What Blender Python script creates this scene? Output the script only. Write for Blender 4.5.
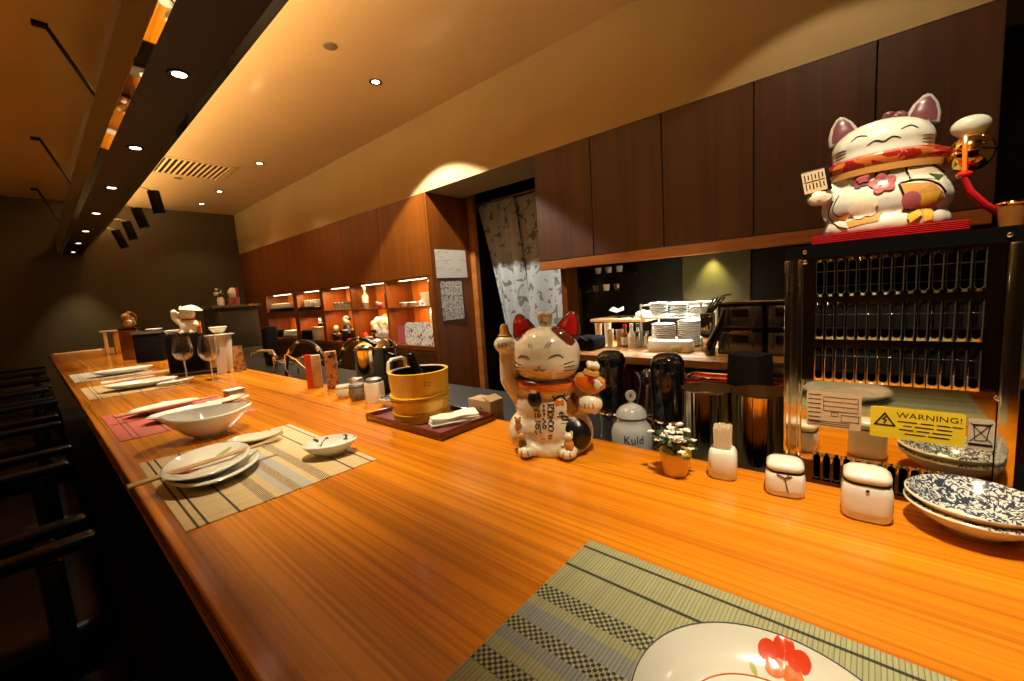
import bpy, bmesh, math, random
from mathutils import Vector, Matrix, Euler, noise
from mathutils.bvhtree import BVHTree
random.seed(7)
SC = bpy.context.scene
COL = SC.collection
PI = math.pi
for o in list(bpy.data.objects):
    bpy.data.objects.remove(o)

# ------------------------------------------------------------------ camera, world, exposure
cam = bpy.data.cameras.new('camera')
cam.sensor_width = 36.0
cam.lens = 36.0 * 415.0 / 1024.0
cam.clip_start = 0.02
camera = bpy.data.objects.new('camera', cam)
COL.objects.link(camera)
R_ = Matrix(((0.64926072, 0.12979767, -0.74940848), (-0.75769462, 0.02484646, -0.65213612), (-0.0660256, 0.99122914, 0.11447883)))
camera.matrix_world = Matrix.Translation((0, 0, 1.07)) @ R_.to_4x4()
SC.camera = camera
SC.view_settings.view_transform = 'Standard'
SC.view_settings.look = 'None'
SC.view_settings.gamma = 1.0
SC.view_settings.use_curve_mapping = False
SC.view_settings.exposure = 0.75
world = bpy.data.worlds.new('dim_room')
SC.world = world
world.use_nodes = True
world.node_tree.nodes['Background'].inputs[0].default_value = (1.0, 0.74, 0.42, 1)
world.node_tree.nodes['Background'].inputs[1].default_value = 0.03

def look_matrix(loc, target):
    d = (Vector(target) - Vector(loc)).normalized()
    return Matrix.Translation(loc) @ d.to_track_quat('-Z', 'Y').to_matrix().to_4x4()

def lamp(kind, name, loc, target, energy, color, **kw):
    l = bpy.data.lights.new(name, kind)
    l.energy = energy
    l.color = color
    for k, v in kw.items():
        setattr(l, k, v)
    o = bpy.data.objects.new(name, l)
    COL.objects.link(o)
    o.matrix_world = look_matrix(loc, target)
    return o

WARM = (1.0, 0.83, 0.58)
AMBER = (1.0, 0.66, 0.30)
COOL = (1.0, 0.97, 0.88)
BEAM_Y = [-0.92, 0.0, 0.92, 1.84, 2.76, 3.67, 4.6, 5.55, 6.42, 7.25]
BEAM_E = [20, 50, 44, 42, 34, 26, 20, 17, 18, 26]
TRACK = [(0.768, 4.2, 1.84), (0.760, 4.8, 1.82), (0.815, 5.8, 1.85), (0.786, 6.2, 1.82)]
for p_ in TRACK:
    lamp('SPOT', 'track_lamp', p_, (0.52, p_[1] + 0.15, 0.75), 9, (1.0, 0.83, 0.58), spot_size=math.radians(44), spot_blend=0.6, shadow_soft_size=0.012)
# spots of the lamps that light the room; each fitting itself is built further down
for y, e in zip(BEAM_Y, BEAM_E):
    lamp('SPOT', 'beam_lamp', (0.45, y, 1.885), (0.74 if y < 0.5 else 0.60 if y < 7 else 0.45, y + (0.0 if y < 7 else 0.14), 0.75), e, WARM,
         spot_size=math.radians(62), spot_blend=0.9, shadow_soft_size=0.012)
CEIL_Y = [-0.9, 0.15, 2.6, 4.8, 6.18, 7.0]
CEIL_E = [6, 8, 125, 9, 7, 6]
for y, e in zip(CEIL_Y, CEIL_E):
    lamp('SPOT', 'ceiling_lamp', (1.75, y, 2.545), (1.75 if y > 1 else 1.85, y, 0.0), e, (1.0, 0.85, 0.62) if y != 2.6 else (1.0, 0.93, 0.8),
         spot_size=math.radians(104), spot_blend=0.14 if y in (0.15, 2.6) else 0.6, shadow_soft_size=0.02)
# added lamp strip, unseen on top of the beam, to wash the ceiling amber
lamp('AREA', 'added_ceiling_wash', (0.557, 4.1, 2.110), (0.567, 4.1, 2.95), 54, (1.0, 0.72, 0.38), shape='RECTANGLE', size=6.6, size_y=0.02)
lamp('SPOT', 'kitchen_lamp', (2.53, 0.69, 1.24), (2.578, 0.69, 0.7), 20, (1.0, 0.93, 0.62), spot_size=math.radians(75), spot_blend=0.9, shadow_soft_size=0.01)
lamp('SPOT', 'kitchen_lamp', (2.53, 1.42, 1.22), (2.58, 1.42, 0.7), 2.5, (1.0, 0.6, 0.25), spot_size=math.radians(60), spot_blend=0.9, shadow_soft_size=0.01)
for y, e in ((1.0, 16), (0.77, 46)):
    lamp('SPOT', 'kitchen_lamp', (2.38, y, 1.195), (2.33 if y < .9 else 2.2, y, 0.7), e, (0.92, 0.98, 1.0),
         spot_size=math.radians(105), spot_blend=0.8, shadow_soft_size=0.015)

# ------------------------------------------------------------------ materials
def newmat(name):
    m = bpy.data.materials.new(name)
    m.use_nodes = True
    return m, m.node_tree.nodes, m.node_tree.links, m.node_tree.nodes['Principled BSDF']

def P(name, col, rough=0.5, metal=0.0, coat=0.0, var=0.12, scale=9.0, bump=0.0, trans=0.0, emit=None, estr=0.0, alpha=1.0, spec=0.5):
    m, N, L, b = newmat(name)
    b.inputs['Roughness'].default_value = rough
    b.inputs['Metallic'].default_value = metal
    b.inputs['Coat Weight'].default_value = coat
    b.inputs['Coat Roughness'].default_value = 0.08
    b.inputs['Transmission Weight'].default_value = trans
    b.inputs['Specular IOR Level'].default_value = spec
    if emit:
        b.inputs['Emission Color'].default_value = (*emit, 1)
        b.inputs['Emission Strength'].default_value = estr
    tc = N.new('ShaderNodeTexCoord')
    nz = N.new('ShaderNodeTexNoise')
    nz.inputs['Scale'].default_value = scale
    nz.inputs['Detail'].default_value = 4
    L.new(tc.outputs['Object'], nz.inputs['Vector'])
    mx = N.new('ShaderNodeMix'); mx.data_type = 'RGBA'
    mx.inputs['A'].default_value = (*[c * (1 - var) for c in col], 1)
    mx.inputs['B'].default_value = (*[min(1, c * (1 + var)) for c in col], 1)
    L.new(nz.outputs['Fac'], mx.inputs['Factor'])
    L.new(mx.outputs['Result'], b.inputs['Base Color'])
    if bump:
        bp = N.new('ShaderNodeBump'); bp.inputs['Strength'].default_value = bump; bp.inputs['Distance'].default_value = 0.002
        L.new(nz.outputs['Fac'], bp.inputs['Height']); L.new(bp.outputs['Normal'], b.inputs['Normal'])
    return m

def WOOD(name, c1, c2, stretch, rough=0.3, coat=0.3, dark=None, lines=0.5, seed=0.0, fine=0.0):
    """wood grain running along the axis with the smallest stretch value"""
    m, N, L, b = newmat(name)
    tc = N.new('ShaderNodeTexCoord'); mp = N.new('ShaderNodeMapping')
    mp.inputs['Scale'].default_value = stretch
    mp.inputs['Location'].default_value = (seed, seed * 1.7, seed * 0.3)
    L.new(tc.outputs['Object'], mp.inputs['Vector'])
    n1 = N.new('ShaderNodeTexNoise'); n1.inputs['Scale'].default_value = 1.0; n1.inputs['Detail'].default_value = 6; n1.inputs['Distortion'].default_value = 0.6
    L.new(mp.outputs['Vector'], n1.inputs['Vector'])
    mp2 = N.new('ShaderNodeMapping'); mp2.inputs['Scale'].default_value = [s * (5.5 if s > 2 else 1.3) for s in stretch]
    L.new(tc.outputs['Object'], mp2.inputs['Vector'])
    n2 = N.new('ShaderNodeTexNoise'); n2.inputs['Scale'].default_value = 1.0; n2.inputs['Detail'].default_value = 3
    L.new(mp2.outputs['Vector'], n2.inputs['Vector'])
    r1 = N.new('ShaderNodeValToRGB')
    r1.color_ramp.elements[0].position = 0.3; r1.color_ramp.elements[0].color = (*c1, 1)
    r1.color_ramp.elements[1].position = 0.7; r1.color_ramp.elements[1].color = (*c2, 1)
    L.new(n1.outputs['Fac'], r1.inputs['Fac'])
    r2 = N.new('ShaderNodeValToRGB')
    r2.color_ramp.elements[0].position = 0.30; r2.color_ramp.elements[0].color = (lines,) * 3 + (1,)
    r2.color_ramp.elements[1].position = 0.46; r2.color_ramp.elements[1].color = (1, 1, 1, 1)
    L.new(n2.outputs['Fac'], r2.inputs['Fac'])
    mx = N.new('ShaderNodeMix'); mx.data_type = 'RGBA'; mx.blend_type = 'MULTIPLY'; mx.inputs['Factor'].default_value = 0.8
    L.new(r1.outputs['Color'], mx.inputs['A']); L.new(r2.outputs['Color'], mx.inputs['B'])
    res = mx.outputs['Result']
    if fine:
        mp3 = N.new('ShaderNodeMapping'); mp3.inputs['Scale'].default_value = [s * (17 if s > 2 else 1.7) for s in stretch]
        L.new(tc.outputs['Object'], mp3.inputs['Vector'])
        n3 = N.new('ShaderNodeTexNoise'); n3.inputs['Scale'].default_value = 1.0; n3.inputs['Detail'].default_value = 4; n3.inputs['Distortion'].default_value = 0.3
        L.new(mp3.outputs['Vector'], n3.inputs['Vector'])
        r4 = N.new('ShaderNodeValToRGB'); r4.color_ramp.elements[0].position = 0.36; r4.color_ramp.elements[0].color = (1 - fine, 1 - fine * 1.15, 1 - fine, 1)
        r4.color_ramp.elements[1].position = 0.56
        L.new(n3.outputs['Fac'], r4.inputs['Fac'])
        m4 = N.new('ShaderNodeMix'); m4.data_type = 'RGBA'; m4.blend_type = 'MULTIPLY'; m4.inputs['Factor'].default_value = 1.0
        L.new(res, m4.inputs['A']); L.new(r4.outputs['Color'], m4.inputs['B']); res = m4.outputs['Result']
    L.new(res, b.inputs['Base Color'])
    b.inputs['Roughness'].default_value = rough
    b.inputs['Coat Weight'].default_value = coat; b.inputs['Coat Roughness'].default_value = 0.12
    bp = N.new('ShaderNodeBump'); bp.inputs['Strength'].default_value = 0.08; bp.inputs['Distance'].default_value = 0.001
    L.new(n2.outputs['Fac'], bp.inputs['Height']); L.new(bp.outputs['Normal'], b.inputs['Normal'])
    return m

def GLASS(name, tint=(1, 1, 1), rough=0.0, clear=0.82):
    m, N, L, b = newmat(name)
    N.remove(b)
    out = [n for n in N if n.type == 'OUTPUT_MATERIAL'][0]
    tr = N.new('ShaderNodeBsdfTransparent'); tr.inputs[0].default_value = (*tint, 1)
    gl = N.new('ShaderNodeBsdfGlossy'); gl.inputs['Roughness'].default_value = rough + 0.02
    lw = N.new('ShaderNodeLayerWeight'); lw.inputs['Blend'].default_value = 0.22
    mr = N.new('ShaderNodeMapRange'); mr.inputs['To Min'].default_value = 1 - clear - 0.13 if clear < 0.87 else 0.02; mr.inputs['To Max'].default_value = 0.9
    L.new(lw.outputs['Facing'], mr.inputs['Value'])
    mx = N.new('ShaderNodeMixShader')
    L.new(mr.outputs['Result'], mx.inputs[0]); L.new(tr.outputs[0], mx.inputs[1]); L.new(gl.outputs[0], mx.inputs[2])
    L.new(mx.outputs[0], out.inputs[0])
    return m

def EMIT(name, col, s):
    m, N, L, b = newmat(name)
    b.inputs['Base Color'].default_value = (*col, 1)
    b.inputs['Emission Color'].default_value = (*col, 1)
    b.inputs['Emission Strength'].default_value = s
    return m

def MATM(name, base, band, grey, thread, centre):
    """woven bamboo place mat: slats along X, coloured bands along Y, dark warp threads"""
    m, N, L, b = newmat(name)
    tc = N.new('ShaderNodeTexCoord'); sp = N.new('ShaderNodeSeparateXYZ')
    L.new(tc.outputs['Object'], sp.inputs[0])
    def math_(op, a, b_=None):
        n = N.new('ShaderNodeMath'); n.operation = op
        for i, v in enumerate((a, b_)):
            if v is None: continue
            if isinstance(v, (int, float)): n.inputs[i].default_value = v
            else: L.new(v, n.inputs[i])
        return n.outputs[0]
    fx = math_('ADD', math_('DIVIDE', sp.outputs['X'], 0.32), 0.5)
    ramp = N.new('ShaderNodeValToRGB'); cr = ramp.color_ramp; cr.interpolation = 'CONSTANT'
    if centre:
        stops = [(0, base), (0.045, thread), (0.058, base), (0.085, thread), (0.095, base), (0.215, thread), (0.228, base), (0.335, band), (0.392, base), (0.435, grey), (0.478, band), (0.53, grey), (0.59, base), (0.63, band), (0.692, base), (0.82, thread), (0.832, base), (0.945, thread), (0.957, base)]
    else:
        stops = [(0, base), (0.075, thread), (0.085, base), (0.115, thread), (0.125, base), (0.30, thread), (0.31, base), (0.5, thread), (0.508, base), (0.7, thread), (0.71, base), (0.89, thread), (0.90, base), (0.935, thread), (0.945, base)]
    for i, (p, c) in enumerate(stops):
        e = cr.elements[i] if i < 2 else cr.elements.new(p)
        e.position = p; e.color = (*c, 1)
    L.new(fx, ramp.inputs['Fac'])
    ck = N.new('ShaderNodeTexChecker'); ck.inputs['Scale'].default_value = 1.0
    cx = N.new('ShaderNodeCombineXYZ')
    L.new(math_('MULTIPLY', sp.outputs['X'], 290.0), cx.inputs[0]); L.new(math_('MULTIPLY', sp.outputs['Y'], 290.0), cx.inputs[1])
    L.new(cx.outputs[0], ck.inputs['Vector'])
    ck.inputs['Color1'].default_value = (0.02, 0.02, 0.02, 1); ck.inputs['Color2'].default_value = (*[min(1, c * 1.1) for c in base], 1)
    # where the ramp is exactly the band colour (alpha 0) show the check
    for e in cr.elements:
        if tuple(round(v, 4) for v in e.color[:3]) == tuple(round(v, 4) for v in band): e.color = (*band, 0.0)
    mx = N.new('ShaderNodeMix'); mx.data_type = 'RGBA'
    L.new(ramp.outputs['Alpha'], mx.inputs['Factor']); L.new(ck.outputs['Color'], mx.inputs['A']); L.new(ramp.outputs['Color'], mx.inputs['B'])
    sl = math_('ABSOLUTE', math_('SINE', math_('MULTIPLY', sp.outputs['Y'], 850.0)))
    rr = N.new('ShaderNodeValToRGB'); rr.color_ramp.elements[0].position = 0.05; rr.color_ramp.elements[0].color = (0.30, 0.30, 0.24, 1)
    rr.color_ramp.elements[1].position = 0.35
    L.new(sl, rr.inputs['Fac'])
    nz = N.new('ShaderNodeTexNoise'); nz.inputs['Scale'].default_value = 40
    mpn = N.new('ShaderNodeMapping'); mpn.inputs['Scale'].default_value = (0.15, 6, 1)
    L.new(tc.outputs['Object'], mpn.inputs[0]); L.new(mpn.outputs[0], nz.inputs['Vector'])
    r3 = N.new('ShaderNodeMapRange'); r3.inputs['To Min'].default_value = 0.7; r3.inputs['To Max'].default_value = 1.2
    L.new(nz.outputs['Fac'], r3.inputs['Value'])
    m2 = N.new('ShaderNodeMix'); m2.data_type = 'RGBA'; m2.blend_type = 'MULTIPLY'; m2.inputs['Factor'].default_value = 1
    L.new(mx.outputs['Result'], m2.inputs['A']); L.new(rr.outputs['Color'], m2.inputs['B'])
    m3 = N.new('ShaderNodeMix'); m3.data_type = 'RGBA'; m3.blend_type = 'MULTIPLY'; m3.inputs['Factor'].default_value = 1
    L.new(m2.outputs['Result'], m3.inputs['A']); L.new(r3.outputs['Result'], m3.inputs['B'])
    L.new(m3.outputs['Result'], b.inputs['Base Color'])
    b.inputs['Roughness'].default_value = 0.6
    bp = N.new('ShaderNodeBump'); bp.inputs['Strength'].default_value = 0.5; bp.inputs['Distance'].default_value = 0.001
    L.new(sl, bp.inputs['Height']); L.new(bp.outputs['Normal'], b.inputs['Normal'])
    return m

def SPECK(name, base, ink, scale, lo, rough=0.3, coat=0.0, detail=2.0, distort=1.5, kind='noise'):
    """irregular ink marks on a base: prints, handwriting-like strokes, glaze patterns"""
    m, N, L, b = newmat(name)
    tc = N.new('ShaderNodeTexCoord'); mp = N.new('ShaderNodeMapping')
    mp.inputs['Scale'].default_value = scale if isinstance(scale, (tuple, list)) else (scale,) * 3
    L.new(tc.outputs['Object'], mp.inputs[0])
    if kind == 'wave':
        nz = N.new('ShaderNodeTexWave'); nz.wave_type = 'RINGS'; nz.rings_direction = 'SPHERICAL'; nz.inputs['Scale'].default_value = 1; nz.inputs['Distortion'].default_value = distort; nz.inputs['Detail'].default_value = detail
    else:
        nz = N.new('ShaderNodeTexNoise'); nz.inputs['Scale'].default_value = 1; nz.inputs['Detail'].default_value = detail; nz.inputs['Distortion'].default_value = distort
    L.new(mp.outputs[0], nz.inputs['Vector'])
    r = N.new('ShaderNodeValToRGB')
    r.color_ramp.elements[0].position = lo; r.color_ramp.elements[0].color = (*ink, 1)
    r.color_ramp.elements[1].position = lo + 0.03; r.color_ramp.elements[1].color = (*base, 1)
    L.new(nz.outputs['Fac'], r.inputs['Fac']); L.new(r.outputs['Color'], b.inputs['Base Color'])
    b.inputs['Roughness'].default_value = rough; b.inputs['Coat Weight'].default_value = coat
    return m

M = {}
M['counter'] = WOOD('teak_counter', (0.43, 0.118, 0.004), (0.86, 0.305, 0.010), (9, 0.45, 9), 0.24, 0.2, lines=0.55, fine=0.30)
M['counter_edge'] = WOOD('teak_edge', (0.24, 0.065, 0.008), (0.42, 0.13, 0.014), (9, 0.6, 9), 0.35, 0.2, lines=0.5, seed=2)
M['cabinet'] = WOOD('cabinet_wood', (0.135, 0.032, 0.0018), (0.23, 0.060, 0.0035), (14, 14, 0.6), 0.4, 0.1, lines=0.7)
M['cabinet_dark'] = WOOD('dark_cabinet_wood', (0.052, 0.0145, 0.0010), (0.095, 0.029, 0.0022), (14, 14, 0.6), 0.5, 0.0, lines=0.7, seed=3)
M['niche_wood'] = WOOD('niche_wood', (0.50, 0.135, 0.012), (0.66, 0.20, 0.02), (10, 10, 0.8), 0.4, 0.1, lines=0.75, seed=5)
M['rail_wood'] = WOOD('rail_wood', (0.34, 0.11, 0.02), (0.5, 0.17, 0.035), (14, 0.8, 14), 0.35, 0.2, lines=0.7, seed=6)
M['bucket'] = WOOD('bucket_wood', (0.82, 0.45, 0.02), (0.90, 0.58, 0.04), (16, 16, 0.9), 0.35, 0.3, lines=0.8, seed=8)
M['pale_wood'] = WOOD('pale_wood', (0.55, 0.33, 0.14), (0.72, 0.47, 0.22), (20, 1.5, 20), 0.45, 0.1, lines=0.8, seed=9)
M['rear_counter'] = WOOD('rear_counter_wood', (0.40, 0.17, 0.045), (0.60, 0.30, 0.09), (9, 0.6, 9), 0.35, 0.15, lines=0.7, seed=11)
M['ceiling'] = P('amber_plaster', (0.70, 0.46, 0.20), 0.5, coat=0.2, var=0.07, scale=1.6)
M['lacquer_ceiling'] = P('lacquered_amber_panel', (0.78, 0.45, 0.10), 0.30, coat=0.15, var=0.18, scale=1.2)
M['bulkhead'] = P('ochre_plaster', (0.47, 0.335, 0.135), 0.75, var=0.1, scale=2.2, bump=0.1)
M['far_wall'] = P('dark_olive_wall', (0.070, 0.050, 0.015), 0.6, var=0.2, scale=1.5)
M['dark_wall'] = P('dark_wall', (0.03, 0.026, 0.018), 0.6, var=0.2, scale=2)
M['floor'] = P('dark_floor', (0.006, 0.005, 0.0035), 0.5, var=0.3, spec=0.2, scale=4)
M['beam_black'] = P('beam_black', (0.013, 0.011, 0.005), 0.5, var=0.1)
M['beam_brown'] = P('beam_bronze', (0.20, 0.115, 0.030), 0.32, var=0.1, coat=0.2)
M['mirror'] = P('mirror_trim', (0.93, 0.88, 0.78), 0.02, metal=1.0, var=0.01)
M['inner_steel'] = P('satin_steel', (0.62, 0.46, 0.24), 0.3, metal=1.0, var=0.15)
M['bucket_steel'] = WOOD('gold_reflection_steel', (0.80, 0.62, 0.34), (0.92, 0.76, 0.48), (12, 12, 0.5), 0.1, 0.0, lines=0.9)  # golden tint puts the warm reflections into the steel colour
M['bucket_steel'].node_tree.nodes['Principled BSDF'].inputs['Metallic'].default_value = 1.0
M['bucket_steel'].node_tree.nodes['Bump'].inputs['Strength'].default_value = 0.9
M['bucket_steel'].node_tree.nodes['Bump'].inputs['Distance'].default_value = 0.006
M['panel_steel'] = P('polished_steel', (0.80, 0.72, 0.55), 0.045, metal=1.0, var=0.03, scale=2)
M['steel'] = P('brushed_steel', (0.78, 0.70, 0.55), 0.12, metal=1.0, var=0.06, scale=6)
M['chrome'] = P('chrome', (0.85, 0.83, 0.78), 0.08, metal=1.0, var=0.03)
M['dull_steel'] = P('dull_grey_steel', (0.25, 0.24, 0.20), 0.35, metal=0.8, var=0.1)
M['dark_steel'] = P('dark_steel', (0.012, 0.011, 0.008), 0.5, var=0.2, spec=0.2)
M['fridge_grey'] = P('fridge_grey', (0.055, 0.052, 0.034), 0.4, var=0.15, spec=0.3)
M['cat_white'] = P('cat_white_glaze', (0.60, 0.60, 0.50), 0.25, coat=0.12, var=0.03)
M['black'] = P('black_plastic', (0.005, 0.004, 0.0025), 0.35, var=0.1, spec=0.35)
M['black_gloss'] = P('black_gloss', (0.004, 0.004, 0.004), 0.06, coat=0.5, var=0.1)
M['black_matte'] = P('black_matte', (0.0055, 0.0045, 0.0025), 0.8, var=0.2, spec=0.1)
M['leather'] = P('black_leather', (0.003, 0.0028, 0.002), 0.33, var=0.3, scale=60, bump=0.2, spec=0.35)
M['white'] = P('white_china', (0.80, 0.79, 0.68), 0.13, coat=0.5, var=0.03)
M['cream'] = P('cream_china', (0.78, 0.70, 0.50), 0.14, coat=0.5, var=0.05)
M['white_cloth'] = P('white_cloth', (0.80, 0.76, 0.62), 0.9, var=0.06, scale=120, bump=0.5)
M['paper'] = P('paper', (0.82, 0.80, 0.72), 0.7, var=0.03)
M['red'] = P('red_glaze', (0.50, 0.012, 0.008), 0.15, coat=0.5, var=0.1)
M['red_cloth'] = P('red_cloth', (0.26, 0.004, 0.004), 0.85, spec=0.1, var=0.15, scale=60, bump=0.4)
M['red_brown'] = P('red_brown_glaze', (0.13, 0.020, 0.008), 0.12, coat=0.5, var=0.15)
M['orange'] = P('orange_glaze', (0.72, 0.17, 0.012), 0.15, coat=0.5, var=0.12)
M['tan'] = P('tan_glaze', (0.55, 0.27, 0.07), 0.15, coat=0.5, var=0.15)
M['brown'] = P('brown_glaze', (0.20, 0.075, 0.015), 0.15, coat=0.5, var=0.15)
M['ink'] = P('ink', (0.006, 0.006, 0.006), 0.3, var=0.05)
M['pink'] = P('pink_glaze', (0.42, 0.11, 0.12), 0.15, coat=0.5, var=0.2, scale=60)
M['purple'] = P('purple_glaze', (0.19, 0.06, 0.07), 0.3, var=0.15)
M['gold'] = P('gold', (0.75, 0.42, 0.10), 0.10, metal=1.0, var=0.1)
M['yellow'] = P('yellow_glaze', (0.72, 0.42, 0.05), 0.2, coat=0.4, var=0.1)
M['yellow_label'] = P('yellow_label', (0.80, 0.60, 0.02), 0.4, var=0.02)
M['tan_label'] = P('tan_label', (0.62, 0.44, 0.26), 0.5, var=0.04)
M['silver_label'] = P('silver_label', (0.55, 0.47, 0.36), 0.4, var=0.04)
M['green'] = P('leaf_green', (0.04, 0.09, 0.02), 0.45, var=0.3, scale=80)
M['lime'] = P('pale_green_glaze', (0.42, 0.50, 0.16), 0.2, coat=0.4, var=0.1)
M['terracotta'] = P('ochre_pot', (0.80, 0.47, 0.07), 0.3, coat=0.3, var=0.08)
M['kraft'] = P('kraft_card', (0.34, 0.22, 0.10), 0.8, var=0.1, scale=30)
M['noren'] = SPECK('printed_grey_cloth', (0.36, 0.38, 0.38), (0.13, 0.13, 0.125), 15.0, 0.405, 0.9, detail=8, distort=0.7)
M['handwriting'] = SPECK('handwritten_paper', (0.66, 0.64, 0.56), (0.04, 0.04, 0.05), (30, 30, 46), 0.43, 0.7, detail=2, distort=2.5)
M['notice_paper'] = SPECK('faint_notice_paper', (0.70, 0.68, 0.60), (0.48, 0.46, 0.40), (4, 4, 40), 0.36, 0.7)
M['calligraphy'] = SPECK('calligraphy_paper', (0.74, 0.72, 0.66), (0.06, 0.06, 0.07), (10, 30, 30), 0.42, 0.7, detail=2, distort=2.0)
M['blue_print'] = SPECK('indigo_print_china', (0.62, 0.64, 0.60), (0.035, 0.05, 0.075), 95, 0.50, 0.15, 0.5, detail=3, distort=3.0)
M['dish_print'] = SPECK('brushed_dark_motif', (0.80, 0.78, 0.68), (0.06, 0.07, 0.09), 42, 0.37, 0.15, 0.5, detail=1.5, distort=1.5)
M['cup_print'] = SPECK('cup_print', (0.78, 0.77, 0.72), (0.05, 0.05, 0.06), 90, 0.42, 0.2, 0.4)
M['brocade'] = SPECK('brocade_collar', (0.52, 0.14, 0.03), (0.30, 0.012, 0.012), 38, 0.50, 0.25, 0.4, detail=1.5, distort=1.5)
M['patterned_card'] = SPECK('patterned_card', (0.62, 0.36, 0.15), (0.25, 0.10, 0.03), 50, 0.45, 0.5)
M['granite'] = SPECK('brown_jar', (0.20, 0.17, 0.10), (0.10, 0.08, 0.05), 60, 0.45, 0.35)
M['glass'] = GLASS('clear_glass', clear=0.9)
M['grey_glass'] = GLASS('grey_glass', (0.72, 0.75, 0.75), 0.05, clear=0.62)
M['smoke'] = GLASS('smoky_plastic', (0.30, 0.32, 0.33), 0.25, clear=0.6)
M['glass_stem'] = P('thick_glass_stem', (0.75, 0.74, 0.68), 0.05, coat=0.5, trans=0.5)
M['frosted'] = P('frosted_grey_glass', (0.36, 0.37, 0.35), 0.12, coat=0.6, var=0.15, scale=25)
M['backsplash'] = P('black_glass_backsplash', (0.006, 0.0055, 0.003), 0.35, var=0.2, scale=3, spec=0.25)
M['olive_panel'] = P('olive_glass_panel', (0.040, 0.034, 0.007), 0.35, var=0.1, scale=3, spec=0.3)
M['red_bright'] = P('red_blossom', (0.72, 0.055, 0.010), 0.2, coat=0.4)
M['lens'] = EMIT('lamp_lens', (1.0, 0.93, 0.78), 9.0)
M['strip'] = EMIT('lamp_strip', (1.0, 0.86, 0.62), 5.0)
M['mat_green'] = MATM('green_bamboo_mat', (0.34, 0.35, 0.18), (0.011, 0.01, 0.01), (0.25, 0.28, 0.26), (0.03, 0.03, 0.02), True)
M['mat_beige'] = MATM('beige_bamboo_mat', (0.66, 0.50, 0.24), (0.012, 0.01, 0.01), (0.45, 0.44, 0.38), (0.05, 0.03, 0.02), True)
M['mat_red'] = MATM('red_bamboo_mat', (0.62, 0.13, 0.07), (0.013, 0.01, 0.01), (0.5, 0.1, 0.05), (0.10, 0.02, 0.02), False)
M['mat_tan'] = MATM('tan_bamboo_mat', (0.66, 0.46, 0.20), (0.014, 0.01, 0.01), (0.5, 0.4, 0.2), (0.06, 0.04, 0.02), False)
M['mat_pale'] = MATM('pale_bamboo_mat', (0.66, 0.60, 0.42), (0.015, 0.01, 0.01), (0.5, 0.45, 0.3), (0.16, 0.13, 0.08), False)

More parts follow.
